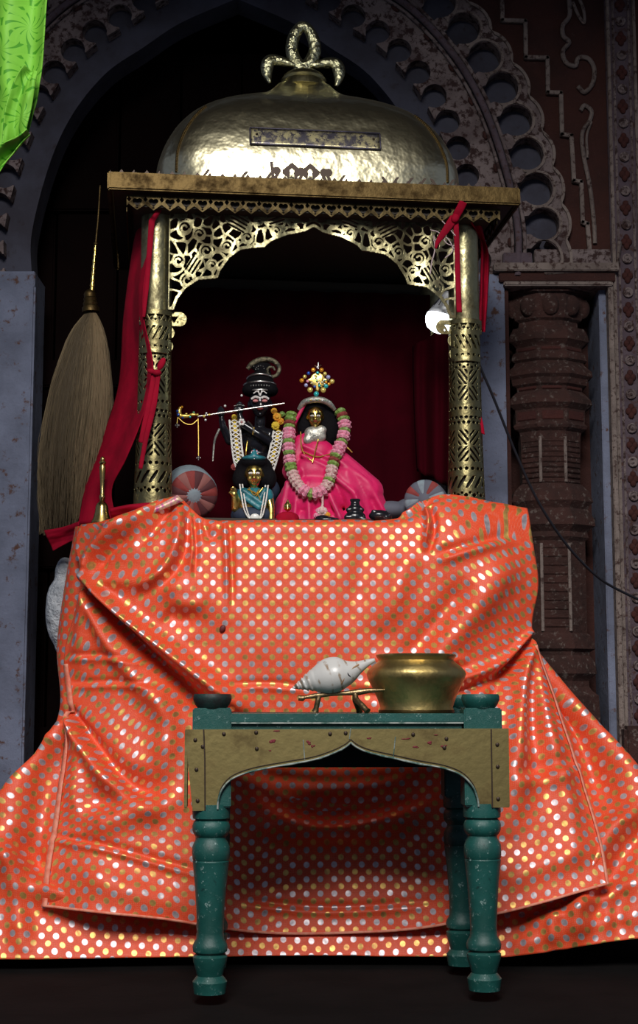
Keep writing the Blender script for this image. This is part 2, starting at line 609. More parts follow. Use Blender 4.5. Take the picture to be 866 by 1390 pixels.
def sm(a):
    return np.convolve(np.pad(a, 30, 'edge'), kern, 'valid')


tx, tz = sm(tx), sm(tz)
ln = np.hypot(tx, tz)
nxs, nzs = -tz / ln, tx / ln
axx = wp(AX, 100).x
# make outward
if (cx[50] + nxs[50] * 0.1) > cx[50]:
    nxs, nzs = -nxs, -nzs


def arch_pt(s, d, y):
    x = np.interp(s, ss, cx) + np.interp(s, ss, nxs) * d
    z = np.interp(s, ss, cz) + np.interp(s, ss, nzs) * d
    return (float(x), y, float(z))


def lobes(dc, spacing):
    """lobe centres along the offset curve, symmetric about the apex, spaced on the offset curve"""
    px_ = cx + nxs * dc; pz_ = cz + nzs * dc
    so = np.concatenate([[0], np.cumsum(np.hypot(np.diff(px_), np.diff(pz_)))])
    n = int(round(so[-1] / spacing))
    tgt = (np.arange(n) + 0.5) * so[-1] / n
    stretch = np.gradient(so, ss)
    sc_ = np.interp(tgt, so, ss)
    return sc_, np.interp(sc_, ss, stretch)


def lobed(S, D, dc, r, spacing, neck=0.5):
    cs, st = lobes(dc, spacing)
    f = np.full(S.shape, 1e9)
    for c0, k in zip(cs, st):
        q = np.hypot((S - c0) * k, D - dc) - r
        e = np.maximum(np.abs((S - c0) * k) - r * neck, D - dc)
        f = np.minimum(f, np.minimum(q, e))
    return f                    # negative inside a lobe


def ring(name, d0, d1, fun, y0, thick, mat, label, nd=60, nsr=620):
    us = np.linspace(0, LS, nsr); ds_ = np.linspace(d0 * WM, d1 * WM, nd)
    S_, D_ = np.meshgrid(us, ds_, indexing='ij')
    f = fun(S_, D_) if fun else np.ones(S_.shape)
    o = sheet_obj(name, f, us, ds_, lambda a, b: arch_pt(a, b, y0), mat, None, thick, -1.0)
    # front must face the court (-y)
    me = o.data
    if sum(p.normal.y for p in list(me.polygons)[:20]) > 0:
        me.flip_normals()
    return struct(o, label)


def f_outer(S_, D_):
    f = lobed(S_, D_, 140 * WM, 23 * WM, 51 * WM, 0.62)
    cs, st = lobes(140 * WM, 51 * WM)
    out = np.full(S_.shape, 1e9)
    for c0, k in zip(cs, st):
        out = np.minimum(out, np.hypot((S_ - c0) * k, D_ - 140 * WM) - 39 * WM)
    return np.minimum(f, -out)


def f_inner(S_, D_):
    return lobed(S_, D_, 50 * WM, 17.5 * WM, 42 * WM, 0.6)


def f_edge(S_, D_):
    cs, st = lobes(140 * WM, 51 * WM)
    q = np.full(S_.shape, 1e9)
    for c0, k in zip(cs, st):
        q = np.minimum(q, np.hypot((S_ - c0) * k, D_ - 140 * WM))
    return 2.0 * WM - np.abs(q - 38 * WM)


def f_rim(S_, D_):
    f = lobed(S_, D_, 140 * WM, 23 * WM, 51 * WM, 0.62)
    return np.where(D_ > 128 * WM, 1.7 * WM - np.abs(f - 2.5 * WM), -1)


ring('trim_1', 112, 182, f_outer, YW - 0.005, 0.055, M['white_flake'], 'outer ring of large scalloped foils carved round the pointed arch', 90)
ring('trim_2', 34, 99, f_inner, YW + 0.004, 0.05, M['white_flake'], 'inner ring of small scalloped foils along the arch, flaking white', 90)
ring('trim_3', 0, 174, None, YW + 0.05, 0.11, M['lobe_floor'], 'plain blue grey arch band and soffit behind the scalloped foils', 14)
ring('trim_4', 170, 182, f_edge, YW - 0.012, 0.014, M['white_line'], 'pale raised edging line following the outer scallops of the arch', 40, 900)
ring('trim_5', 124, 172, f_rim, YW - 0.010, 0.012, M['white_line'], 'pale rim lines round each large foil of the arch', 60, 900)
for i_, (dd, rr, yy) in enumerate(((104, 5.0, YW - 0.012), (113, 3.0, YW - 0.004), (96, 2.6, YW - 0.004))):
    struct(tube('trim_%d' % (6 + i_), [arch_pt(s, dd * WM, yy) for s in np.linspace(0, LS, 160)], rr * WM, M['white_flake'] if i_ != 0 else M['lilac_strip'], None, 8),
           ['rounded ridge moulding between the two rings of foils', 'thin bead outside the ridge moulding', 'thin bead inside the ridge moulding'][i_])
# small studs along the ridge
studs = empty('trim_9', wp(AX, -30)); struct(studs, 'small dark diamond hollows beside the arch ridge moulding')
for s in np.arange(0.10, LS, 0.098):
    p = arch_pt(s, 92 * WM, YW + 0.002)
    q = arch_pt(s + 0.01, 92 * WM, YW + 0.002)
    ang = math.atan2(q[2] - p[2], q[0] - p[0])
    ell('stud', p, (0.016, 0.006, 0.007), M['red_stone'], studs, Matrix.Rotation(-ang, 4, 'Y'), 8, 6)

# spandrel wall round the arch
vts, fcs = [], []
c0 = wp(AX, 372)
x0, x1, z1 = wp(-160, 0).x, wp(960, 0).x, wp(0, -190).z
idx = np.linspace(0, NS - 1, 160).astype(int)
for i in idx:
    a = arch_pt(ss[i], 165 * WM, YW + 0.022)
    d = Vector((a[0] - c0.x, 0, max(a[2] - c0.z, 0.0)))
    k = 1e9
    if d.x > 1e-6: k = min(k, (x1 - c0.x) / d.x)
    if d.x < -1e-6: k = min(k, (x0 - c0.x) / d.x)
    if d.z > 1e-6: k = min(k, (z1 - c0.z) / d.z)
    b = (c0.x + d.x * k, YW + 0.022, c0.z + d.z * k)
    vts += [a, b]
for i in range(len(idx) - 1):
    fcs.append((2 * i, 2 * i + 1, 2 * i + 3, 2 * i + 2))
n0 = len(vts)
vts += [(x0, YW + 0.022, z1), (x1, YW + 0.022, z1)]
# corner triangles
for cidx, (xx, zz) in ((n0, (x0, z1)), (n0 + 1, (x1, z1))):
    for i in range(len(idx) - 1):
        b0, b1 = vts[2 * i + 1], vts[2 * i + 3]
        on0 = abs(b0[2] - z1) < 1e-6; on1 = abs(b1[2] - z1) < 1e-6
        if on0 != on1 and abs((b0[0] if not on0 else b1[0]) - xx) < 1e-6:
            fcs.append((2 * i + 1, cidx, 2 * i + 3))
wall = mesh_obj('wall_front', vts, fcs, M['red_stone'], None, False)
if wall.data.polygons[10].normal.y > 0: wall.data.flip_normals()
m = wall.modifiers.new('s', 'SOLIDIFY'); m.thickness = 0.2; m.offset = -1
struct(wall, 'dark red brown painted spandrel wall beside the scalloped arch')


def wbox(name, u0, u1, v0, v1, yf, yb, mat, parent=None, bev=0.003):
    a, b = wp(u0, (v0 + v1) / 2), wp(u1, (v0 + v1) / 2)
    xa = (u0 - W / 2) * WM; xb = (u1 - W / 2) * WM
    za, zb = wp(433, v1).z, wp(433, v0).z
    return box(name, ((xa + xb) / 2, (yf + yb) / 2, (za + zb) / 2), (xb - xa, yb - yf, zb - za), mat, parent, bev)


VF = 1234                              # pixel row of the floor at the wall
# jambs; u is measured near v = 950 (vertical lines lean with the lens)
XK = 1.0
struct(wbox('wall_left', -130, 36, 368, VF, YW + 0.0, YW + 0.17, M['blue_wall']), 'blue limewashed jamb of the arch with rusty chipped edge')
struct(wbox('wall_right', 612, 692, 372, VF, YW + 0.0, YW + 0.17, M['blue_wall']), 'blue grey jamb strip of the arch beside the brown pilaster')
# jamb chips and arris bead on the left
struct(wbox('trim_10', 30, 38, 388, VF, YW - 0.012, YW + 0.02, M['blue_wall'], None, 0.006), 'chipped bead along the edge of the blue jamb')
# recess behind the pilaster
struct(wbox('wall_recess', 690, 852, 372, VF, YW + 0.235, YW + 0.28, M['red_stone']), 'dark back of the recess behind the carved pilaster')
struct(wbox('wall_side', 848, 985, 60, VF, YW + 0.03, YW + 0.20, M['red_stone']), 'red brown wall strip beyond the floral border')
# recess frame: lilac strips + ledge
rec = struct(empty('trim_11', wp(760, 372)), 'ledge and frame round the recess of the carved pilaster')
wbox('ledge', 676, 850, 360, 371, YW - 0.030, YW + 0.24, M['white_line'], rec)
wbox('ledge', 684, 846, 371, 384, YW - 0.015, YW + 0.24, M['red_stone'], rec)
wbox('ledge', 690, 842, 384, 390, YW - 0.020, YW + 0.24, M['white_line'], rec)
wbox('frame_strip', 836, 843, 388, 1120, YW - 0.01, YW + 0.24, M['white_line'], rec)
wbox('frame_strip', 826, 836, 388, 1120, YW + 0.03, YW + 0.24, M['blue_wall'], rec)
wbox('frame_strip', 692, 698, 388, 1120, YW + 0.01, YW + 0.24, M['red_stone'], rec)
# floral border running up the wall
bor = struct(empty('trim_12', wp(862, 700)), 'vertical border of red rosettes between pale lines beside the pilaster')
wbox('border_strip', 843, 886, -60, 1060, YW + 0.005, YW + 0.06, M['lilac_strip'], bor)
for u_ in (846, 883):
    wbox('border_line', u_ - 2.2, u_ + 2.2, -60, 1060, YW - 0.008, YW + 0.03, M['white_line'], bor)
for u_ in (853.5, 876):
    wbox('border_line', u_ - 1.5, u_ + 1.5, -60, 1060, YW - 0.002, YW + 0.03, M['white_flake'], bor)
rm = None
for k, v in enumerate(range(-40, 1040, 23)):
    p = wp(433, v); p.x = (864.5 - W / 2) * WM; p.y = YW + 0.003
    if rm is None or True:
        bm = bmesh.new()
        if k % 2 == 0:
            for q in range(4):
                a = q * PI / 2
                b_ell(bm, (p.x + math.cos(a) * 0.008, p.y, p.z + math.sin(a) * 0.013), (0.010, 0.008, 0.012), None, 8, 6)
        else:
            b_lathe(bm, [(0.016, 0), (0.016, 0.006), (0.011, 0.006), (0.010, 0.002), (0.005, 0.002), (0.004, 0.009)], p, 12, 0, Matrix.Rotation(PI / 2, 3, 'X'))
        bm_obj('rosette', bm, M['rosette'] if k % 2 == 0 else M['white_flake'], bor)
# plinth block under the border
struct(wbox('trim_13', 838, 985, 985, VF, YW - 0.06, YW + 0.2, M['pil_stone'], None, 0.01), 'rough worn stone plinth at the foot of the wall border')


# relief lines on the spandrel
def relief(name, pts, r, parent, mat=None, yy=YW + 0.015, n=6):
    pp = smooth_path(pts, n) if n else pts
    return tube(name, [wp(u, v, yy) for u, v in pp], r * WM, mat or M['white_line'], parent, 6)


def c8(L):
    return [(560 + a / 2.83, b / 2.83) for a, b in L]


rl = struct(empty('trim_14', wp(720, 150)), 'pale stepped and scrolled relief lines on the red spandrel')
step = c8([(345, -20), (347, 72), (435, 76), (437, 215), (520, 217), (522, 350), (572, 352), (576, 512), (612, 516), (622, 690), (650, 694), (656, 850), (674, 856), (682, 950)])
for a, b in zip(step[:-1], step[1:]):
    pa, pb = wp(*a, YW + 0.012), wp(*b, YW + 0.012)
    d = (pb - pa); L = d.length
    box('stepped_line', (pa + pb) / 2, (L + 0.012, 0.014, 0.013), M['white_line'], rl, 0.002, Matrix.Rotation(-math.atan2(d.z, d.x), 4, 'Y'))
relief('scroll', c8([(602, -30), (606, 50), (580, 90), (582, 130), (604, 155), (580, 190), (592, 232), (628, 246), (640, 215), (678, 218), (701, 258), (695, 312), (664, 347), (638, 325)]), 3.4, rl)
relief('scroll', c8([(640, -20), (660, 30), (662, 80), (640, 50), (618, 0)]), 2.4, rl)
relief('scroll', c8([(648, 418), (664, 398), (690, 420), (684, 455), (655, 505), (660, 590), (684, 710), (700, 850), (704, 930)]), 3.2, rl)
relief('scroll', c8([(690, 460), (672, 520), (676, 600)]), 2.0, rl)
# impost panel above the ledge
imp = struct(empty('trim_15', wp(790, 350)), 'pale painted impost panels under the scrolled lines')
wbox('impost_panel', 735, 842, 338, 362, YW - 0.0, YW + 0.05, M['white_flake'], imp)
wbox('impost_panel', 690, 730, 345, 362, YW - 0.02, YW + 0.05, M['lilac_strip'], imp)
relief('impost_line', [(738, 372), (836, 366), (840, 330)], 3.5, imp, yy=YW - 0.012, n=0)

# carved pilaster
pil = thing('carved_pilaster', wp(755, 1230, YW + 0.10), 'dark red octagonal stone pilaster with carved rings, set in a wall recess', 'pilaster')
pil.location.x = (757 - W / 2) * WM
prof = [(376, 58), (394, 58), (396, 50), (410, 52), (428, 47), (431, 41), (438, 42), (440, 50), (450, 55), (458, 56), (462, 50), (466, 46), (472, 46), (475, 51), (484, 53), (487, 48), (491, 50),
        (499, 59), (506, 60), (510, 54), (518, 52), (521, 46), (526, 45), (530, 50), (538, 57), (545, 59), (549, 53), (552, 49), (570, 48), (574, 52), (578, 50), (582, 43), (588, 42),
        (652, 40), (656, 45), (664, 52), (672, 55), (678, 57), (683, 52), (688, 49), (693, 53), (702, 58), (711, 59), (715, 53), (720, 48), (727, 50), (732, 45),
        (858, 45), (862, 50), (872, 54), (880, 55), (884, 48), (889, 47), (893, 51), (902, 55), (914, 56), (919, 50), (924, 46), (932, 46), (938, 50), (944, 58), (990, 60), (994, 66), (VF, 66)]
zf = wp(433, VF).z
pr = [(hw * WM / math.cos(PI / 8), wp(433, v).z - zf) for v, hw in prof][::-1]
lathe('shaft', pr, (pil.location.x, YW + 0.10, zf), M['pil_stone'], pil, 8, PI / 8, None, 20, 1.0, 0.75)
for v0, v1, hw in ((590, 652, 42), (736, 856, 46)):
    for sx_ in (-1, 1):
        r = hw * WM / math.cos(PI / 8)
        x = pil.location.x + sx_ * r * math.cos(PI * 3 / 8)
        y = YW + 0.10 - r * math.sin(PI * 3 / 8) * 0.75
        tube('arris_line', [(x, y, wp(433, v).z) for v in (v0, (v0 + v1) / 2, v1)], 2.3 * WM, M['white_line'], pil, 6)
    # horizontal carved reeding on the faces
    for v in np.arange(v0 + 5, v1, 7.0 if v0 < 600 else 12.0):
        for sx_ in (-1, 0, 1):
            r = hw * WM
            if sx_ == 0:
                box('carved_reed', (pil.location.x, YW + 0.10 - r * 0.75 + 0.0005, wp(433, v).z), (r * 0.72, 0.006, 0.007), M['pil_stone'], pil, 0.002)
            elif v0 < 600:
                a = sx_ * PI / 4
                box('carved_reed', (pil.location.x + math.sin(a) * r, YW + 0.10 - math.cos(a) * r * 0.75 + 0.0005, wp(433, v).z), (r * 0.62, 0.006, 0.007), M['pil_stone'], pil, 0.002, Matrix.Rotation(sx_ * math.atan(0.75), 4, 'Z'))
# leaf tongues on the capital and small square panels on the rings
for k in range(5):
    a = (k - 2) * PI / 5
    x = pil.location.x + math.sin(a) * 50 * WM; y = YW + 0.10 - math.cos(a) * 50 * WM * 0.75
    ell('capital_leaf', (x, y, wp(433, 411).z), (0.028, 0.016, 0.034), M['pil_stone'], pil, None, 10, 8)
for v_, hw in ((470, 46), (523, 46), (561, 48.5)):
    for k in range(-1, 2):
        a = k * PI / 4; r = hw * WM
        box('ring_panel', (pil.location.x + math.sin(a) * r, YW + 0.10 - math.cos(a) * r * 0.75, wp(433, v_).z), (r * 0.6, 0.007, 0.010 if v_ < 550 else 0.028), M['rosette'], pil, 0.002, Matrix.Rotation(k * math.atan(0.75), 4, 'Z'))

# room behind the arch, floor, step
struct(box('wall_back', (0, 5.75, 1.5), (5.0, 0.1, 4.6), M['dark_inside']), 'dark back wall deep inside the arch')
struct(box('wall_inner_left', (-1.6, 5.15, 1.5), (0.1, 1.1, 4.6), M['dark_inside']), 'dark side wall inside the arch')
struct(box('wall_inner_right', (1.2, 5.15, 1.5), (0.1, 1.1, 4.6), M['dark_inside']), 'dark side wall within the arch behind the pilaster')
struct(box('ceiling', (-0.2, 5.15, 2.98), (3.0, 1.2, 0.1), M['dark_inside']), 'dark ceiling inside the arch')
struct(box('floor', (0, 2.4, -0.05), (7.0, 7.0, 0.1), M['floor']), 'dark stone floor in front of the altar')
struct(box('trim_16', (0, 1.52, 3.44), (6.0, 0.16, 0.5), M['red_stone']), 'unseen lintel beam added to shade the shrine and upper wall')  # out of view; added to cut the daylight on the shrine and wall
struct(box('added_ceiling', (0, 3.0, 3.74), (6.0, 3.2, 0.1), M['red_stone']), 'unseen porch ceiling added above the altar to shade it')  # out of view; added with the lintel to hold back light from above
# wooden door leaf inside the arch
dr = struct(empty('door_1', wp(AX, 1200, 4.75)), 'dark timber door leaves standing closed deep in the arch')
for k in range(8):
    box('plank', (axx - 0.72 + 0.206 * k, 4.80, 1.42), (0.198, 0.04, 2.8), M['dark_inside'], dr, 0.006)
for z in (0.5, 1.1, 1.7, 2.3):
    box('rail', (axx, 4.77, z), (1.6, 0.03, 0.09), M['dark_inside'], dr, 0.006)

# ================================================================== SHRINE THRONE
YT = 3.85
TM = YT / F
ZALT = 1.085                                   # top of the covered altar
thr = thing('brass_throne', (P(418, 450, YT).x - 0.015, 4.07, ZALT), 'brass shrine pavilion with domed roof, pierced columns and scalloped fretwork arch', 'shrine', rz=math.radians(6.5))
TMAT = wmat(thr)


def TL(x, y, z):
    """throne frame (z absolute) -> world"""
    return TMAT @ Vector((x, y, z - ZALT))


def tz_(v): return Zp(v, YT)


# roof slab (eave)
ZE0, ZE1 = Zp(270, 3.73), Zp(245, 3.73)
EW, EY0, EY1 = 0.539, -0.345, 0.36


def tbox(name, c, s, mat, bev=0.003, rx=0.0):
    return box(name, TL(*c), s, mat, thr, bev, Matrix.Rotation(math.radians(6.5), 4, 'Z') @ Matrix.Rotation(rx, 4, 'X'))


tbox('eave_slab', (0, 0, ZE0 + 0.012), (2 * EW - 0.02, EY1 - EY0 - 0.02, 0.018), M['rivet'])
for nm, c, s in (('eave_rim', (0, EY0, (ZE0 + ZE1) / 2), (2 * EW, 0.012, ZE1 - ZE0)), ('eave_rim', (0, EY1, (ZE0 + ZE1) / 2), (2 * EW, 0.012, ZE1 - ZE0)),
                 ('eave_rim', (-EW, 0, (ZE0 + ZE1) / 2), (0.012, EY1 - EY0, ZE1 - ZE0)), ('eave_rim', (EW, 0, (ZE0 + ZE1) / 2), (0.012, EY1 - EY0, ZE1 - ZE0))):
    tbox(nm, c, s, M['brass_rim'], 0.004)
tbox('eave_bead', (0, EY0 - 0.006, ZE0 + 0.006), (2 * EW + 0.01, 0.012, 0.010), M['brass_rim'], 0.004)
# under-roof tray the valance hangs from
tbox('ceiling_board', (0, 0.0, ZE0 - 0.012), (0.96, 0.62, 0.03), M['core'], 0.004)

# cresting: mostly broken stubs, two fleur motifs left standing
us = np.linspace(-EW, EW, 1100); vz = np.linspace(-2, 34, 60)
A, B = np.meshgrid(us / TM, vz, indexing='ij')
stub = np.where(np.sin(A * 0.91) * np.sin(A * 0.37 + 1) > -0.55, 1, 0.3)
xr = (A + 800) % 17.0 - 8.5
f = (6.0 * stub - B) - np.abs(xr) * 1.3
f = np.maximum(f, 1.5 - B)
for cx_ in (-66, 34, 95, 108, 128, 146, 163, -152, -100, 186):
    f = np.maximum(f, 2.0 - np.abs((A - cx_) + (B - 4) * (0.7 if int(cx_) % 2 else -0.7)) - np.maximum(B - 10, 0) * 3)
for cx_ in (-34, -9):                                   # fleur motifs
    X_, Z_ = A - cx_, B
    outl = 13 - np.abs(X_) - np.maximum(np.abs(Z_ - 12) - 2, 0) * 1.15
    hole = np.minimum(3.0 - np.hypot(X_, Z_ - 14), 99)
    leg = np.maximum(3.2 - np.hypot(X_, Z_ - 13), 2.0 + (12 - Z_) * 0.22 - np.abs(X_))
    f = np.maximum(f, np.minimum(outl, -np.where(Z_ < 17, leg, -9)))
for cx_ in (-55, -21.5, 10, 16):
    X_, Z_ = A - cx_, B
    f = np.maximum(f, np.minimum(5.5 - np.hypot(X_, Z_ - 13), 99))
    f = np.maximum(f, 2.4 - np.abs(X_ - (Z_ - 6) * (0.55 if cx_ < 0 else -0.5)) - np.maximum(Z_ - 13, 0) * 3)
f = np.maximum(f, np.minimum(2 - np.abs(A + 61 + (B - 14) * .1), 25 - B))
sheet_obj('cresting', f, us, vz * TM, lambda a, b: TL(a, EY0 + 0.004, ZE1 - 0.002 + b), M['rivet'], thr, 0.003, 0)


# pierced valance under the eave
def f_val(A, B):
    """A px along, B px down (0 top .. 26)"""
    x = (A + 1200) % 22 - 11
    edge = 21 - np.abs(x) * 0.75 - B
    h1 = np.minimum(3.4 - np.hypot(np.abs(x) - 3.0, B - 8), 99)
    h2 = 5.5 - np.abs(x) * 1.2 - np.abs(B - 11)
    heart = np.maximum(h1, h2)
    x2 = (A + 1211) % 22 - 11
    dia = 3.2 - np.abs(x2) - np.abs(B - 6) * 0.8
    dot = 1.4 - np.hypot(x, B - 17)
    return np.minimum(edge, -np.maximum(np.maximum(heart, dia), dot))


us = np.linspace(-0.495, 0.495, 900); vz = np.linspace(0, 26, 48)
A, B = np.meshgrid(us / TM, vz, indexing='ij')
sheet_obj('valance', f_val(A, B), us, vz * TM, lambda a, b: TL(a, -0.325, ZE0 - 0.002 - b), M['valance'], thr, 0.002, 0)
us2 = np.linspace(-0.29, 0.29, 520); A2, B2 = np.meshgrid(us2 / TM, vz, indexing='ij')
for sx_ in (-1, 1):
    sheet_obj('valance', f_val(A2, B2), us2, vz * TM, lambda a, b, s=sx_: TL(s * 0.495, a, ZE0 - 0.002 - b), M['valance'], thr, 0.002, 0)

# dome: rounded square vault
DA, DB, DN = 0.422, 0.300, 5.0
dprof = [(268, 1.0), (248, 1.0), (225, 0.995), (205, 0.968), (188, 0.93), (172, 0.88), (158, 0.815), (147, 0.74), (139, 0.655), (132.5, 0.55), (127.5, 0.44), (122.5, 0.345), (117, 0.28), (111, 0.23), (104, 0.19)]
dz = np.array([Zp(v, 3.86 + 0.16 * (1 - r)) for v, r in dprof]); dr_ = np.array([r for _, r in dprof])
dzs = np.linspace(dz[0], dz[-1], 60)


def cr_interp(x, xs, ys):
    pth = np.array(smooth_path(list(zip(xs, ys)), 10))
    return np.interp(x, pth[:, 0], pth[:, 1])


drs = cr_interp(dzs, dz, dr_)


def dome_front(x, z, off=0.0):
    k = float(np.interp(z, dzs, drs)); a, b = DA * k, DB * k
    q = min(abs(x) / a, 0.999)
    nn = DN * (k ** 1.2) + 2.0 * (1 - k ** 1.2)
    return -b * (1 - q ** nn) ** (1 / nn) - off


vts, fcs = [], []
ND = 120
for z, k in zip(dzs, drs):
    nn = DN * (k ** 1.2) + 2.0 * (1 - k ** 1.2)
    for j in range(ND):
        a = 2 * PI * j / ND
        c_, s_ = math.cos(a), math.sin(a)
        r = (abs(c_) ** nn + abs(s_) ** nn) ** (-1 / nn)
        vts.append(TL(DA * k * r * c_, DB * k * r * s_, z))
for i in range(len(dzs) - 1):
    for j in range(ND):
        fcs.append((i * ND + j, i * ND + (j + 1) % ND, (i + 1) * ND + (j + 1) % ND, (i + 1) * ND + j))
dome = mesh_obj('dome', vts, fcs, M['dome'], thr)
# beaded seams at the front corners
for sx_ in (-1, 1):
    bm = bmesh.new()
    for z in np.linspace(dz[0] + 0.04, Zp(150, 3.86), 46):
        k = float(np.interp(z, dzs, drs)); nn = DN * (k ** 1.2) + 2.0 * (1 - k ** 1.2)
        x = DA * k * (0.5) ** (1 / nn) * sx_
        y = dome_front(x, z, 0.001)
        b_ell(bm, TL(x, y, z), 0.0038, None, 6, 5)
    tag(bm_obj('seam_beads', bm, M['brass_rim'], dome), 'row of small raised beads along the dome corner', kind='stuff')
# worn inscription plaque on the dome
t = NT('worn_inscription')
n1 = t.noise(26, 5, 0.7); n2 = t.noise(70, 6, 0.7)
br = t.mix(t.ramp(n1, 0.42, 0.60), (0.72, 0.64, 0.36), (0.14, 0.13, 0.16))
br = t.mix(t.ramp(n2, 0.52, 0.62), br, (0.10, 0.09, 0.12))
t.l(br, t.b.inputs['Base Color']); t.set(Metallic=0.9, Roughness=0.38)
M['plaque'] = t.m
M['plaque_edge'] = simple('tarnished_plaque_edge', (0.09, 0.08, 0.11), 0.5, 0.6)
px0, px1 = (330 - 420) * TM, (512 - 420) * TM
pz0, pz1 = Zp(208, 3.82), Zp(184, 3.82)
vts, fcs = [], []
for i in range(40):
    for j in range(8):
        x = px0 + (px1 - px0) * i / 39; z = pz0 + (pz1 - pz0) * j / 7
        vts.append(TL(x, dome_front(x, z, 0.0035), z))
for i in range(39):
    for j in range(7):
        fcs.append((i * 8 + j, (i + 1) * 8 + j, (i + 1) * 8 + j + 1, i * 8 + j + 1))
plq = mesh_obj('inscription_plaque', vts, fcs, M['plaque'], dome)
plq['label'] = 'worn tarnished plaque with illegible lettering'
m = plq.modifiers.new('s', 'SOLIDIFY'); m.thickness = 0.003
edge = [(px0, pz0), (px1, pz0), (px1, pz1), (px0, pz1), (px0, pz0)]
ep = []
for (a, b), (c_, d_) in zip(edge[:-1], edge[1:]):
    for k in range(12):
        x = a + (c_ - a) * k / 12; z = b + (d_ - b) * k / 12
        ep.append(TL(x, dome_front(x, z, 0.005), z))
tube('plaque_border', ep + [ep[0]], 0.0022, M['plaque_edge'], dome, 6)
for x in (px0 + 0.018, px1 - 0.018):
    z = (pz0 + pz1) / 2 + 0.006
    ell('plaque_rivet', TL(x, dome_front(x, z, 0.005), z), 0.0035, M['rivet'], dome, None, 8, 6)

# finial: collar, upright loop, two side curls
zc = float(dz[-1]) + 0.004
ftop = lambda u, v: TL((u - 405) * 4.0 / F, 0.0, Zp(v, 4.04))
lathe('finial_collar', [(0.070, -0.012), (0.068, 0.0), (0.062, 0.012), (0.066, 0.018), (0.060, 0.024), (0.058, 0.030), (0.05, 0.036), (0.02, 0.040)], TL(0, 0, zc), M['brass_sheet'], thr, 28)


def band_loop(name, pts, wid, mat, parent, thick=0.004):
    """flat ribbon of metal standing in the finial plane; pts = (u, v, half width px) centre line"""
    p = [np.array(q, float) for q in pts]
    q = np.array(smooth_path(p, 8))
    d = np.gradient(q[:, :2], axis=0); d /= np.linalg.norm(d, axis=1)[:, None]
    nr = np.stack([-d[:, 1], d[:, 0]], 1)
    vts, fcs = [], []
    for i in range(len(q)):
        for s_ in (-1, -0.4, 0.4, 1):
            a = q[i, :2] + nr[i] * s_ * q[i, 2]
            w_ = ftop(*a)
            w_ = w_ + (TMAT.to_3x3() @ Vector((0, -0.010 * (1 - s_ * s_), 0)))
            vts.append(w_)
    for i in range(len(q) - 1):
        for k in range(3):
            fcs.append((4 * i + k, 4 * i + k + 1, 4 * i + 5 + k, 4 * i + 4 + k))
    o = mesh_obj(name, vts, fcs, mat, parent)
    m = o.modifiers.new('s', 'SOLIDIFY'); m.thickness = thick; m.offset = 0
    return o


M['finial'] = brass('bright_hammered_brass', (0.74, 0.72, 0.44), (0.45, 0.42, 0.20), 0.30, 30, 0.8, 70, 0.5, 0.8, 0.01)
band_loop('finial_loop', [(404, 88, 9), (392, 76, 9), (387.5, 60, 8.5), (391, 44, 8), (398, 33, 7), (404, 29.5, 6.5), (411, 33, 7), (418, 44, 8), (421.5, 60, 8.5), (416, 76, 9), (405, 88, 9)], 0, M['finial'], thr)
for s_ in (-1, 1):
    band_loop('finial_curl', [(404 + s_ * (x - 404), y, w_) for x, y, w_ in ((392, 84, 3), (378, 80, 5.5), (364, 77.5, 7), (354.5, 80.5, 8.5), (351.5, 89, 8.5), (352.5, 99, 6), (356, 110, 1.5))], 0, M['finial'], thr)

# fretwork arch between the front columns
halfo = [(192, 432), (186, 416), (176, 403), (158, 391), (132, 387), (129, 378), (117, 361), (101, 349), (84, 345), (68, 344), (60, 337), (36, 326), (12, 321), (0, 315)]
low = [(-a, b) for a, b in halfo] + [(a, b) for a, b in halfo[::-1][1:]]
poly = low + [(200, 432), (200, 284), (-200, 284), (-200, 432)]
STEP = 0.95
us = np.arange(-201, 201.1, STEP); vv = np.arange(282, 434, STEP)
A, B = np.meshgrid(us, vv, indexing='ij')
ins = in_poly(A, B, poly)
dl, _, _ = seg_dist(A, B, low)
dt = np.minimum(B - 284, 200 - np.abs(A))
SA = np.abs(A)
pts = []
r2 = np.random.default_rng(11)
tries = 0
while len(pts) < 150 and tries < 9000:
    tries += 1
    q = np.array([r2.uniform(0, 198), r2.uniform(286, 428)])
    if all(((q[0] - p[0]) ** 2 + (q[1] - p[1]) ** 2) > 8.6 ** 2 for p in pts): pts.append(q)
d1 = np.full(A.shape, 1e9); d2 = np.full(A.shape, 1e9)
for k, p in enumerate(pts):
    an = r2.uniform(0, PI); e = r2.uniform(0.62, 0.95)
    dx, dy_ = SA - p[0], B - p[1]
    q = np.hypot((dx * math.cos(an) + dy_ * math.sin(an)) * e, (-dx * math.sin(an) + dy_ * math.cos(an)) / e)
    d2 = np.where(q < d1, d1, np.minimum(d2, q)); d1 = np.minimum(d1, q)
lace = 3.1 - (d2 - d1)
# scrolls
for (cx_, cy_, r0) in ((52, 322, 7), (92, 332, 8), (120, 345, 8), (148, 352, 9), (158, 330, 8), (178, 322, 9), (140, 370, 7), (174, 392, 9), (186, 366, 8), (30, 308, 6), (76, 308, 6), (186, 300, 7)):
    d = np.hypot(SA - cx_, B - cy_)
    an = np.arctan2(B - cy_, SA - cx_)
    lace = np.where(d < r0 + 1.6, np.maximum(1.7 - np.abs(d - r0), np.maximum(1.6 - np.abs(d - r0 * (0.25 + 0.5 * ((an + PI) / (2 * PI)))), -3)), lace)
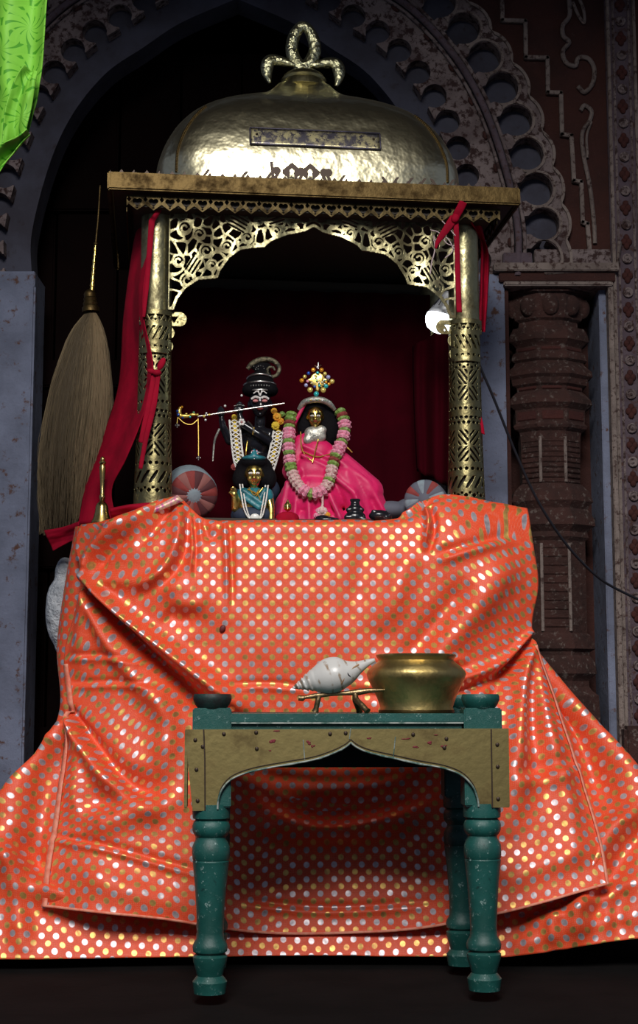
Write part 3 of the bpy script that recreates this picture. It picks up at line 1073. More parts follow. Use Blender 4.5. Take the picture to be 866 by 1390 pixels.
# bird-like wings with slits
for (cx_, cy_, an, L_, w_) in ((104, 312, -0.45, 21, 12), (52, 306, 0.35, 18, 8), (165, 372, 1.0, 18, 9)):
    x = (SA - cx_) * math.cos(an) + (B - cy_) * math.sin(an); y = -(SA - cx_) * math.sin(an) + (B - cy_) * math.cos(an)
    e = 1 - (x / L_) ** 2 - (y / w_) ** 2
    slit = 1.1 - np.abs((y + 30) % 5.2 - 2.6)
    slit = np.where(np.abs(x) < L_ * 0.62, slit, -1)
    lace = np.where(e > 0, -slit, lace)
f = np.maximum(lace, np.maximum(4.2 - dl, 2.5 - dt))
f = np.where(ins, f, -np.maximum(np.minimum(dl, 3), 0.1))
f = np.where(ins & (dl < 0.6), np.maximum(f, 0.2), f)
fz = np.array([tz_(v) for v in vv])
sheet_obj('fretwork_arch', f, us * TM, fz, lambda a, b: TL(a, -0.262 - 0.010 * math.cos(a * 60) * 0.3, b), M['brass_sheet'], thr, 0.0025, 0, True)

# columns
CXL = 0.416
RC = 0.0425


def f_col(Aa, v):
    """Aa = arc px, v = photo row"""
    f = np.full(Aa.shape, 3.0)
    circ = 2 * PI * RC / TM

    def band(v0, v1, hole):
        nonlocal f
        m_ = (v > v0) & (v < v1)
        h = np.minimum(hole, np.minimum(v - v0, v1 - v))
        f = np.where(m_, np.minimum(f, -h), f)
    w_ = circ / 4
    for v0, v1 in ((500, 543), (583, 626)):
        x = (Aa + 10 * w_ + w_ / 2) % w_ - w_ / 2; y = v - (v0 + v1) / 2
        y = y * (w_ / (v1 - v0))
        q = np.where(x * y > 0, x - y, x + y)
        h = 1.7 - np.abs((q + 90) % 7.6 - 3.8)
        h = np.minimum(h, w_ / 2 - 2.2 - np.abs(x))
        h = np.minimum(h, np.minimum(np.abs(x), np.abs(y)) - 0.8)
        band(v0, v1, h)
    for v0, v1, per, sl_ in ((452, 472, circ / 14, 0.5), (645, 662, circ / 13, 0.55)):
        x = (Aa + (v - v0) * sl_ + 50 * per) % per - per / 2
        band(v0, v1, 2.6 - np.abs(x) - np.abs(v - (v0 + v1) / 2) * 0.12)
    for v0, v1, per in ((476, 494, circ / 18), (548, 558, circ / 18), (562, 576, circ / 20), (630, 641, circ / 18)):
        x = (Aa + 50 * per) % per - per / 2
        rows = 2 if v1 - v0 > 12 else 1
        hh = np.full(Aa.shape, -9.0)
        for k in range(rows):
            vc = v0 + (v1 - v0) * (k + 0.5) / rows
            xx = (Aa + 50 * per + (k % 2) * per / 2) % per - per / 2
            hh = np.maximum(hh, 2.3 - np.hypot(xx, (v - vc)))
        band(v0, v1, hh)
    for v0, v1, per in ((665, 676, circ / 14), (437, 448, circ / 14), (491, 499, circ / 12)):
        x = (Aa + 50 * per) % per - per / 2
        up = (v - v0) * 0.5 - np.abs(x)
        x2 = (Aa + 50.5 * per) % per - per / 2
        band(v0, v1, np.maximum(2.9 - np.abs(x) - np.abs(v - v0 - 7) * 0.8, 1.8 - np.hypot(x2, v - v0 - 3.5)))
    return f


cvs = np.arange(432, 712, 0.95)
cas = np.linspace(-PI, PI, 168)
Aa, Vv = np.meshgrid(cas * RC / TM, cvs, indexing='ij')
fcol = f_col(Aa, Vv)
czs = np.array([tz_(v) for v in cvs])
ctz = tz_(286)


def rad_at(z):
    v_ = np.interp(z, czs[::-1], cvs[::-1])
    return RC * (1.0 + 0.16 * min(max((v_ - 520) / 160, 0), 1) ** 1.5 - 0.04 * min(max((520 - v_) / 90, 0), 1))


for (sx_, sy_) in ((-1, -0.22), (1, -0.22), (-1, 0.24), (1, 0.24)):
    col = empty('column', TL(sx_ * CXL, sy_, ZALT))
    col.location = Vector((sx_ * CXL, sy_, 0))
    col.parent = thr
    ctr = Vector((sx_ * CXL, sy_, 0))
    if sy_ < 0:
        sheet_obj('pierced_sleeve', fcol, cas, czs, lambda a, b: TL(ctr.x + rad_at(b) * math.sin(a), ctr.y - rad_at(b) * math.cos(a), b), M['brass_col'], col, 0.002, 0, True)
    zc0, zc1 = ZALT, tz_(432)
    lathe('core', [(RC * 0.86, 0), (RC * 0.86, zc1 - zc0)], TL(ctr.x, ctr.y, zc0), M['core'], col, 20)
    bm = bmesh.new()
    b_lathe(bm, [(RC * 1.02, 0), (RC * 0.98, 0.02), (RC * 0.96, ctz - zc1 - 0.01), (RC * 1.0, ctz - zc1)], TL(ctr.x, ctr.y, zc1), 20)
    bm_obj('upper_shaft', bm, M['brass_sheet'], col, angle=50)
    if sy_ < 0:
        # bracket flange pointing into the opening
        bu = np.arange(-26, 50, 0.8); bv = np.arange(430, 492, 0.8)
        X_, Y_ = np.meshgrid(bu, bv, indexing='ij')
        arm = np.minimum(np.minimum(Y_ - 432, 451 - Y_), np.where(X_ > 38, 9.5 - np.hypot(X_ - 38, Y_ - 441.5), 99))
        l1 = 9 - np.hypot(X_ - 22, Y_ - 460); l2 = 7.5 - np.hypot(X_ - 22, Y_ - 478); bod = np.minimum(20 - np.abs(X_), np.minimum(Y_ - 432, 490 - Y_))
        g = np.maximum(np.maximum(arm, l1), np.maximum(l2, bod))
        per = 12.0
        x = (X_ + 600) % per - per / 2; x2 = (X_ + 606) % per - per / 2
        tri = np.minimum(np.minimum((447 - Y_) * 0.62 - np.abs(x), Y_ - 438.5), 35 - X_)
        tri2 = np.minimum(np.minimum(1.5 - np.hypot(x2, Y_ - 445.5), 36 - X_), 99)
        xs = (X_ + (Y_ - 452) * 0.55 + 500) % 9 - 4.5
        sl_ = np.minimum(2.0 - np.abs(xs), np.minimum(np.minimum(Y_ - 454, 472 - Y_), 20 - np.abs(X_)))
        xd = (X_ + 500) % 8 - 4
        dd_ = np.minimum(2.0 - np.hypot(xd, (Y_ - 481)), 19 - np.abs(X_))
        cen = np.maximum(2.5 - np.hypot(X_ - 40, Y_ - 441.5), -9)
        g = np.minimum(g, -np.maximum(np.maximum(tri, tri2), np.maximum(np.maximum(sl_, dd_), -9)))
        bz = np.array([tz_(v) for v in bv])

        def bmap(a, b, s=sx_, c=ctr):
            # wraps round the column, flat where it leaves it
            lx = a * TM
            if abs(lx) < RC * 1.2:
                an = lx / (RC * 1.12)
                return TL(c.x - s * RC * 1.12 * math.sin(an), c.y - RC * 1.12 * math.cos(an) - 0.001, b)
            an = 1.2 / 1.12
            return TL(c.x - s * (RC * 1.12 * math.sin(an) + (abs(lx) - RC * 1.2)) * (1 if lx > 0 else -1), c.y - RC * 1.12 * math.cos(an), b)
        sheet_obj('bracket', g, bu, bz, bmap, M['brass_col'], col, 0.003, 0, True)
# throne back rail and floor plate
tbox('back_rail', (0, 0.24, tz_(330)), (0.80, 0.03, 0.05), M['core'])
tbox('floor_plate', (0, 0.02, ZALT + 0.006), (0.90, 0.56, 0.012), M['core'])

# ================================================================== ALTAR CLOTHS
def cr_grid(rows, nu, nv):
    """rows of (x,y,z) control points -> smooth nv x nu grid"""
    R_ = np.array(rows, float)
    nr, nc, _ = R_.shape

    def interp_axis(Aq, n, axis):
        Aq = np.moveaxis(Aq, axis, 0)
        m_ = Aq.shape[0]
        pad = np.concatenate([[2 * Aq[0] - Aq[1]], Aq, [2 * Aq[-1] - Aq[-2]]])
        ts = np.linspace(0, m_ - 1 - 1e-9, n)
        out = []
        for t_ in ts:
            i = int(t_); k = t_ - i
            a, b, c_, d = pad[i], pad[i + 1], pad[i + 2], pad[i + 3]
            out.append(0.5 * (2 * b + (c_ - a) * k + (2 * a - 5 * b + 4 * c_ - d) * k * k + (-a + 3 * b - 3 * c_ + d) * k ** 3))
        return np.moveaxis(np.array(out), 0, axis)
    return interp_axis(interp_axis(R_, nv, 0), nu, 1)


def folds(U, V, Yd, specs):
    D = np.zeros(U.shape)
    damp = np.clip((3.98 - Yd) / 0.12, 0, 1)
    for pts, amp, wid, kind in specs:
        pp = [tuple(p) for p in smooth_path(pts, 5)]
        d, t_, s_ = seg_dist(U, V, pp)
        env = np.clip(np.minimum(t_ / 0.18 + (0.5 if kind.startswith('p') else 0), (1 - t_) / 0.3), 0, 1)
        w_ = wid * (0.5 + 1.0 * t_) if kind.startswith('p') else wid
        k = d * s_ / w_
        if kind.endswith('ridge'): g = np.exp(-k * k)
        elif kind.endswith('valley'): g = -np.exp(-k * k)
        else: g = -k * np.exp(-k * k) * 2.2          # step: one side up, other down
        D += 1.65 * amp * g * env * damp
    return D


def grid_cloth(name, G, PX, specs, mat, parent, uvscale=0.0315, uvfun=None, ampn=0.004, anchor=0.0, turned=False):
    nv, nu, _ = G.shape
    U, V = PX[..., 0], PX[..., 1]
    D = folds(U, V, PX[..., 2], specs)
    nz = np.zeros(U.shape)
    for i in range(nv):
        for j in range(nu):
            nz[i, j] = noise.noise((G[i, j, 0] * 7, G[i, j, 2] * 7, 3.1)) + 0.5 * noise.noise((G[i, j, 0] * 18, G[i, j, 2] * 16, 9.1))
    du = np.gradient(G, axis=1); dv = np.gradient(G, axis=0)
    N = np.cross(du, dv); N /= (np.linalg.norm(N, axis=2)[..., None] + 1e-12)
    N[N[..., 1] > 0.3] *= -1
    side = np.clip((np.abs(N[..., 1]) - 0.35) / 0.45, 0, 1) if turned else 1.0
    Q = G + N * ((D + nz * ampn) * side)[..., None]
    dS = np.linalg.norm(np.gradient(Q, axis=1)[..., :2], axis=2); dT = np.linalg.norm(np.gradient(Q, axis=0)[..., 1:], axis=2)
    uu = np.cumsum(dS, axis=1); uu -= uu[:, nu // 2:nu // 2 + 1]
    ww = np.cumsum(dT, axis=0)
    an = int(nv * anchor)
    ww -= ww[an:an + 1, :]
    mean = ww.mean(axis=1)[:, None]
    zz = -(G[..., 2] - G[an:an + 1, :, 2].mean())
    zz = np.where(np.arange(nv)[:, None] < an, ww + zz[an:an + 1, :], zz)
    ww = np.where(np.arange(nv)[:, None] < an, zz, 0.25 * ww + 0.75 * zz)
    uu = 0.15 * uu + 0.85 * G[..., 0]
    if uvfun is not None: uu, ww = uvfun(U, V, uu, ww)
    uv = np.stack([uu / uvscale, -ww / uvscale], -1).reshape(-1, 2)
    fc = [(i * nu + j, (i + 1) * nu + j, (i + 1) * nu + j + 1, i * nu + j + 1) for i in range(nv - 1) for j in range(nu - 1)]
    o = mesh_obj(name, Q.reshape(-1, 3), fc, mat, parent, True, uv)
    m = o.modifiers.new('s', 'SOLIDIFY'); m.thickness = 0.0025; m.offset = -1
    return o, Q


def rows_px(rows):
    """rows: list of lists of (u,v,y)"""
    Wd = [[tuple(P(*q)) for q in r] for r in rows]
    Px = [[(q[0], q[1], q[2]) for q in r] for r in rows]
    return Wd, Px


def top_rows(first, ys, z):
    """rows lying on the altar top behind the first front row"""
    Wd, Px = [], []
    for y, keep in ys:
        r, p = [], []
        for (u, v, yy) in first:
            w_ = P(u, v, yy)
            r.append((w_.x * (1.0), y, z + max(w_.z - z, 0) * keep)); p.append((u, 640, y))
        Wd.append(r); Px.append(p)
    return Wd, Px


# under cloth: wraps the altar and flares out to the floor
lower = [
    [(103, 717, 3.86), (150, 716, 3.77), (238, 716, 3.75), (330, 716, 3.75), (425, 716, 3.75), (520, 716, 3.75), (600, 714, 3.76), (665, 712, 3.78), (716, 708, 3.86)],
    [(88, 800, 3.86), (140, 800, 3.77), (238, 800, 3.76), (330, 800, 3.76), (425, 800, 3.76), (520, 800, 3.76), (610, 800, 3.76), (680, 800, 3.78), (724, 800, 3.86)],
    [(78, 880, 3.86), (140, 880, 3.77), (238, 880, 3.765), (330, 880, 3.765), (425, 880, 3.765), (520, 880, 3.765), (610, 875, 3.765), (680, 865, 3.78), (716, 858, 3.86)],
    [(82, 962, 3.80), (140, 965, 3.76), (238, 965, 3.755), (330, 965, 3.755), (425, 965, 3.755), (520, 965, 3.755), (610, 960, 3.755), (690, 945, 3.76), (765, 926, 3.82)],
    [(54, 1022, 3.78), (110, 1020, 3.74), (210, 1030, 3.74), (320, 1040, 3.74), (425, 1040, 3.74), (530, 1040, 3.74), (630, 1035, 3.74), (730, 1015, 3.73), (828, 998, 3.80)],
    [(2, 1086, 3.76), (70, 1080, 3.70), (190, 1095, 3.71), (310, 1110, 3.71), (425, 1110, 3.71), (540, 1110, 3.71), (660, 1105, 3.71), (780, 1085, 3.68), (884, 1072, 3.76)],
    [(-52, 1160, 3.72), (40, 1160, 3.64), (170, 1175, 3.67), (300, 1190, 3.67), (425, 1190, 3.67), (550, 1190, 3.67), (680, 1185, 3.66), (810, 1160, 3.62), (920, 1145, 3.70)],
    [(-85, 1235, 3.68), (25, 1238, 3.59), (160, 1245, 3.63), (300, 1250, 3.64), (425, 1250, 3.64), (560, 1250, 3.64), (690, 1242, 3.62), (825, 1222, 3.58), (940, 1205, 3.66)],
    [(-95, 1298, 3.62), (15, 1302, 3.55), (155, 1300, 3.58), (300, 1298, 3.60), (425, 1297, 3.60), (560, 1298, 3.60), (700, 1298, 3.58), (830, 1278, 3.56), (950, 1262, 3.64)],
]
Wd, Px = rows_px(lower)
# the cloth turns the corners and runs back along both sides of the altar


def run_back(p, nxt):
    z = p[2] if p[2] > CZ - 0.02 else max(0.004, CZ - (CZ - p[2]) * 4.36 / p[1] - 0.03)
    return (0.1 * p[0] + 0.9 * nxt[0], 4.36, z)


Wd = [[run_back(q[0], q[1])] + q + [run_back(q[-1], q[-2])] for q in Wd]
Px = [[(q[0][0] - 60, q[0][1], 4.36)] + q + [(q[-1][0] + 60, q[-1][1], 4.38)] for q in Px]
low_specs = [
    ([(92, 985), (58, 1060), (22, 1140), (0, 1210)], 0.020, 20, 'pridge'),
    ([(90, 970), (62, 1060), (45, 1160), (40, 1290)], 0.020, 18, 'pvalley'),
    ([(92, 985), (30, 1070), (-10, 1120)], 0.018, 14, 'pridge'),
    ([(0, 1140), (60, 1190), (130, 1215)], 0.016, 20, 'step'),
    ([(0, 1200), (90, 1225), (200, 1265)], 0.012, 16, 'ridge'),
    ([(30, 1295), (22, 1200), (8, 1120)], 0.014, 14, 'ridge'),
    ([(722, 862), (790, 950), (850, 1040), (900, 1100)], 0.024, 16, 'pridge'),
    ([(724, 870), (765, 960), (800, 1040), (830, 1120)], 0.048, 18, 'pvalley'),
    ([(730, 880), (790, 1000), (860, 1110)], 0.016, 14, 'pridge'),
    ([(866, 1090), (830, 1150), (800, 1230), (795, 1290)], 0.018, 18, 'step'),
    ([(700, 1250), (780, 1225), (866, 1180)], 0.012, 16, 'step'),
    ([(690, 1290), (770, 1262), (866, 1240)], 0.010, 14, 'ridge'),
    ([(760, 1235), (752, 1262), (758, 1296)], 0.012, 9, 'ridge'),
    ([(845, 1200), (838, 1240), (842, 1280)], 0.010, 10, 'valley'),
]
G = cr_grid(Wd, 280, 200); PXg = cr_grid(Px, 280, 200)
under = thing('altar_under_cloth', P(425, 1297, 3.9), 'wide red orange dotted brocade cloth flaring to the floor beneath the top cloth', 'cloth')


def uv_low(U, V, a, b):
    k = np.clip((V - 940) / 250, 0, 1)
    return a + np.sign(G[..., 0]) * np.clip(G[..., 1] - 3.80, 0, 1), b + 0.06 * k * np.abs(G[..., 0])


grid_cloth('under_drape', G, PXg, low_specs, M['brocade'], under, 0.0335, uv_low, turned=True)

# top cloth: hangs over the front with bunched corners over the bolsters
upper = [
    [(108, 716, 3.77), (160, 703, 3.72), (236, 676, 3.73), (280, 705, 3.71), (360, 707, 3.70), (455, 707, 3.70), (545, 704, 3.71), (602, 674, 3.73), (716, 692, 3.77)],
    [(103, 745, 3.75), (165, 738, 3.69), (238, 728, 3.67), (292, 738, 3.68), (370, 738, 3.68), (460, 738, 3.68), (550, 738, 3.68), (628, 730, 3.67), (723, 735, 3.74)],
    [(112, 792, 3.72), (178, 800, 3.68), (240, 800, 3.66), (300, 800, 3.67), (375, 800, 3.67), (465, 800, 3.67), (555, 800, 3.67), (645, 800, 3.67), (731, 792, 3.74)],
    [(88, 885, 3.74), (160, 882, 3.69), (232, 880, 3.67), (300, 877, 3.67), (375, 876, 3.67), (465, 876, 3.67), (555, 876, 3.67), (642, 870, 3.68), (723, 862, 3.74)],
    [(93, 968, 3.72), (162, 970, 3.68), (236, 970, 3.67), (305, 970, 3.67), (380, 970, 3.68), (470, 970, 3.68), (562, 970, 3.67), (655, 962, 3.67), (752, 942, 3.72)],
    [(76, 1095, 3.66), (152, 1090, 3.62), (232, 1086, 3.63), (305, 1082, 3.66), (380, 1080, 3.69), (470, 1080, 3.69), (566, 1080, 3.67), (682, 1072, 3.62), (794, 1068, 3.66)],
    [(63, 1172, 3.62), (142, 1172, 3.58), (230, 1176, 3.60), (308, 1182, 3.63), (382, 1186, 3.65), (472, 1186, 3.65), (570, 1178, 3.63), (688, 1158, 3.58), (816, 1142, 3.61)],
    [(57, 1230, 3.59), (140, 1240, 3.54), (226, 1249, 3.57), (310, 1262, 3.60), (385, 1268, 3.62), (475, 1267, 3.62), (575, 1260, 3.60), (692, 1237, 3.54), (826, 1200, 3.57)],
]
W1, P1 = top_rows(upper[0], ((4.38, 0.0), (4.05, 0.0), (3.84, 0.75)), ZALT)
W2, P2 = rows_px(upper)
up_specs = [
    # left pinch and the long diagonal
    ([(113, 790), (165, 842), (225, 895), (300, 958), (345, 985)], -0.034, 15, 'pstep'),
    ([(113, 792), (140, 860), (195, 935), (260, 1000)], 0.014, 12, 'pridge'),
    ([(112, 795), (112, 850), (104, 920)], 0.010, 10, 'pridge'),
    ([(113, 788), (125, 755), (155, 722), (215, 690)], 0.018, 8, 'ridge'),
    ([(128, 775), (150, 745), (190, 715)], 0.012, 8, 'valley'),
    ([(118, 788), (190, 790), (250, 800), (330, 850)], 0.010, 16, 'pridge'),
    # swag under the left bump
    ([(250, 690), (248, 735), (225, 780), (180, 808)], 0.013, 10, 'step'),
    ([(240, 680), (215, 710), (185, 745)], 0.012, 7, 'valley'),
    ([(236, 680), (196, 704), (160, 735)], 0.010, 6, 'ridge'),
    ([(262, 700), (264, 740), (260, 785)], 0.009, 5, 'step'),
    ([(308, 708), (311, 760), (312, 830)], 0.006, 5, 'step'),
    ([(275, 705), (285, 730), (305, 715)], 0.008, 6, 'valley'),
    ([(222, 830), (245, 842), (268, 832)], 0.010, 12, 'valley'),
    ([(230, 812), (256, 822), (280, 815)], 0.006, 10, 'ridge'),
    # creases
    ([(85, 893), (140, 892), (190, 897), (240, 893)], 0.004, 5, 'step'),
    ([(92, 930), (160, 928), (240, 935)], 0.004, 5, 'step'),
    ([(290, 935), (360, 930), (430, 937)], 0.004, 5, 'step'),
    # left lower fan from the second pinch
    ([(95, 968), (120, 1010), (160, 1060), (225, 1100)], 0.020, 13, 'pstep'),
    ([(97, 975), (105, 1040), (95, 1120)], 0.010, 12, 'pridge'),
    ([(210, 920), (225, 990), (222, 1060)], 0.012, 18, 'ridge'),
    ([(60, 1135), (140, 1150), (220, 1172), (285, 1190)], 0.006, 6, 'step'),
    ([(110, 1110), (180, 1090), (250, 1070)], 0.012, 22, 'step'),
    ([(100, 1180), (190, 1215), (290, 1235)], 0.010, 20, 'ridge'),
    # right
    ([(580, 690), (586, 715), (578, 752)], 0.014, 5, 'step'),
    ([(545, 705), (560, 690), (600, 675)], 0.008, 6, 'valley'),
    ([(590, 758), (640, 742), (700, 728)], 0.007, 8, 'step'),
    ([(700, 750), (655, 810), (600, 880), (560, 930)], 0.016, 22, 'ridge'),
    ([(640, 790), (590, 850), (545, 905)], 0.012, 16, 'valley'),
    ([(560, 740), (540, 800), (510, 860)], 0.009, 18, 'ridge'),
    ([(500, 720), (490, 780), (470, 850)], 0.006, 16, 'valley'),
    ([(722, 862), (690, 900), (640, 925), (585, 935)], 0.014, 9, 'pstep'),
    ([(722, 864), (680, 925), (660, 975)], 0.014, 9, 'pvalley'),
    ([(722, 866), (708, 940), (700, 1040), (690, 1140)], 0.024, 14, 'pridge'),
    ([(724, 868), (735, 960), (765, 1080), (790, 1180)], 0.016, 14, 'pridge'),
    ([(723, 866), (722, 950), (735, 1080)], 0.016, 14, 'pvalley'),
    ([(640, 900), (580, 905), (500, 900)], 0.008, 8, 'step'),
    ([(640, 930), (560, 940), (470, 935)], 0.008, 8, 'step'),
    ([(690, 1060), (740, 1050), (790, 1040)], 0.008, 14, 'step'),
    ([(680, 1200), (750, 1170), (815, 1150)], 0.008, 16, 'ridge'),
    # sag between the stool legs
    ([(330, 1075), (430, 1110), (520, 1100), (610, 1070)], 0.020, 24, 'step'),
    ([(330, 1120), (440, 1135), (600, 1110)], 0.010, 16, 'ridge'),
    ([(330, 1050), (450, 1062), (600, 1048)], 0.008, 10, 'valley'),
    ([(320, 1225), (450, 1235), (610, 1225)], 0.004, 6, 'step'),
]
G = cr_grid(W1 + W2, 320, 330); PXg = cr_grid(P1 + P2, 320, 330)
top = thing('altar_top_cloth', P(425, 1268, 3.95), 'bright orange brocade cloth with silver and gold dots draped over the altar front', 'cloth')


def uv_up(U, V, a, b):
    k = np.clip((U - 545) / 160, 0, 1) * np.clip((V - 690) / 40, 0, 1) * np.clip((1000 - V) / 150, 0, 1)
    b = b - k * (U - 545) * 0.00185 * 0.42
    k2 = np.clip((300 - U) / 120, 0, 1) * np.clip((V - 760) / 120, 0, 1)
    b = b - k2 * (300 - U) * 0.00185 * 0.30 * np.clip((1150 - V) / 120, 0, 1)
    a = a + k2 * np.clip(V - 880, -100, 100) * 0.00185 * 0.10
    return a, b


drape_o, Q = grid_cloth('top_drape', G, PXg, up_specs, M['brocade'], top, 0.0335, uv_up, 0.0035, 0.42)


def edge_strip(name, pts, inward, wid, mat, parent, off=0.007):
    """narrow selvedge band lying on the cloth along one of its edges"""
    vts, fcs = [], []
    for p, q in zip(pts, inward):
        p, q = Vector(p), Vector(q)
        d = (q - p).normalized() * wid
        vts += [p + Vector((0, -off, 0)), p + d + Vector((0, -off, 0))]
    for i in range(len(pts) - 1):
        fcs.append((2 * i, 2 * i + 1, 2 * i + 3, 2 * i + 2))
    o = mesh_obj(name, vts, fcs, mat, parent)
    m = o.modifiers.new('s', 'SOLIDIFY'); m.thickness = 0.002; m.offset = 0
    return o


nvq = Q.shape[0]
k0 = int(nvq * 3 / 10)
edge_strip('selvedge', [Q[i, 0] for i in range(int(nvq * 0.62), nvq)], [Q[i, 4] for i in range(int(nvq * 0.62), nvq)], 0.014, M['hem'], top)
edge_strip('selvedge', [Q[i, -1] for i in range(int(nvq * 0.62), nvq)], [Q[i, -5] for i in range(int(nvq * 0.62), nvq)], 0.007, M['hem'], top)
edge_strip('hem', [Q[-1, j] for j in range(0, Q.shape[1])], [Q[-5, j] for j in range(0, Q.shape[1])], 0.006, M['hem'], top)
# gold woven border where the cloth is thrown over the left bolster
zp = smooth_path([(138, 712, 3.705), (165, 700, 3.700), (205, 690, 3.695), (241, 672, 3.70)], 8)
zi = smooth_path([(146, 722, 3.705), (170, 708, 3.700), (210, 696, 3.695), (249, 680, 3.70)], 8)
vts = []
for a, b in zip(zp, zi): vts += [P(*a), P(*b)]
o = mesh_obj('woven_border', vts, [(2 * i, 2 * i + 1, 2 * i + 3, 2 * i + 2) for i in range(len(zp) - 1)], M['zari'], top)
m = o.modifiers.new('s', 'SOLIDIFY'); m.thickness = 0.006; m.offset = 0
# dark red petal stuck on the cloth
ii = np.argmin(np.hypot(PXg[..., 0] - 303, PXg[..., 1] - 853)); pq = Vector(Q.reshape(-1, 3)[ii])
tag(ell('flower_petal', pq + Vector((0, -0.003, 0)), (0.0075, 0.003, 0.010), M['petal'], None, Matrix.Rotation(0.5, 4, 'Y'), 10, 8), 'tiny dark red petal stuck to the front of the orange cloth', 'petal')


# generic hanging cloth between two edge paths
def drape(name, lp, rp, mat, parent=None, pleats=3, amp=0.01, n=14, nc=36, uvs=0.05, phase=0.0, thick=0.002):
    L_ = np.array(smooth_path(lp, n)); R_ = np.array(smooth_path(rp, n))
    m_ = min(len(L_), len(R_))
    L_ = L_[np.linspace(0, len(L_) - 1, m_).astype(int)]; R_ = R_[np.linspace(0, len(R_) - 1, m_).astype(int)]
    vts, uv = [], []
    for i in range(m_):
        for j in range(nc):
            k = j / (nc - 1)
            q = L_[i] * (1 - k) + R_[i] * k
            w_ = P(*q)
            w_.y -= amp * math.sin(k * pleats * 2 * PI + phase + 0.6 * math.sin(i * 0.08)) + amp * 0.4 * noise.noise((k * 6, i * 0.1, phase))
            vts.append(w_); uv.append((w_.x / uvs, w_.z / uvs))
    fc = [(i * nc + j, (i + 1) * nc + j, (i + 1) * nc + j + 1, i * nc + j + 1) for i in range(m_ - 1) for j in range(nc - 1)]
    o = mesh_obj(name, vts, fc, mat, parent, True, uv)
    md = o.modifiers.new('s', 'SOLIDIFY'); md.thickness = thick; md.offset = 0
    return o


# maroon backdrop inside the throne
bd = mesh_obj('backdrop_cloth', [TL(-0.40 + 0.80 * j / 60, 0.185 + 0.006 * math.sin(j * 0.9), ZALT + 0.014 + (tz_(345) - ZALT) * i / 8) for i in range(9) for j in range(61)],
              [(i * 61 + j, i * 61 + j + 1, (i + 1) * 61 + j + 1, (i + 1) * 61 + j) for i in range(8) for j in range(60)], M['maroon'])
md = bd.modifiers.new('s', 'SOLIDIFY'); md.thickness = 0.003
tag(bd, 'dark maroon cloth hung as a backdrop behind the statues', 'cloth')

# left curtain tied to the column
cl = thing('tied_curtain', P(150, 700, 3.9), 'crimson curtain swept aside and tied with a ribbon at the column beside the hair whisk', 'curtain')
drape('curtain_drape', [(196, 284, 3.90), (182, 330, 3.93), (168, 430, 3.95), (161, 520, 3.96), (140, 590, 3.95), (118, 650, 3.93), (106, 712, 3.90)],
      [(216, 280, 3.80), (202, 340, 3.76), (194, 420, 3.745), (208, 500, 3.735), (196, 560, 3.76), (172, 622, 3.79), (152, 664, 3.83), (158, 706, 3.84)], M['red_cloth'], cl, 1.5, 0.007)
drape('pooled_hem', [(150, 690, 3.78), (175, 686, 3.76), (205, 683, 3.75), (236, 684, 3.76)], [(150, 716, 3.75), (178, 714, 3.73), (205, 712, 3.73), (238, 712, 3.74)], M['red_cloth'], cl, 1.5, 0.014)
rb = drape('tie_ribbon', [(206, 505, 3.712), (200, 540, 3.71), (193, 575, 3.712), (188, 600, 3.715)], [(214, 505, 3.712), (208, 545, 3.71), (200, 580, 3.712), (195, 602, 3.715)], M['red_cloth'], cl, 0.5, 0.002, nc=8)
drape('tie_ribbon', [(212, 508, 3.708), (205, 550, 3.706), (196, 590, 3.71), (188, 636, 3.712)], [(218, 508, 3.708), (212, 552, 3.706), (202, 592, 3.71), (193, 637, 3.712)], M['red_cloth'], cl, 0.5, 0.002, nc=8)
for c_, r_, an in (((213, 506), (0.012, 0.010, 0.009), 0), ((219, 494), (0.009, 0.006, 0.018), 0.45), ((206, 504), (0.012, 0.006, 0.007), 0.2)):
    ell('knot', P(c_[0], c_[1], 3.705), r_, M['red_cloth'], cl, Matrix.Rotation(an, 4, 'Y'), 12, 8)
tube('ribbon_loop', [P(u, v, y) for u, v, y in ((217, 284, 3.742), (206, 300, 3.738), (203, 340, 3.738), (199, 390, 3.738), (195, 430, 3.738))], [0.006, 0.008, 0.007, 0.006, 0.004], M['red_cloth'], cl, 8, 0.4)
# red flap poking out at the side of the altar
fl = drape('cloth_flap', [(60, 720, 3.93), (85, 716, 3.91), (108, 708, 3.87)], [(72, 748, 3.93), (90, 738, 3.91), (108, 730, 3.87)], M['red_cloth'], None, 1, 0.006)
tag(fl, 'crimson cloth corner poking out beside the altar, under the hair whisk', 'cloth')

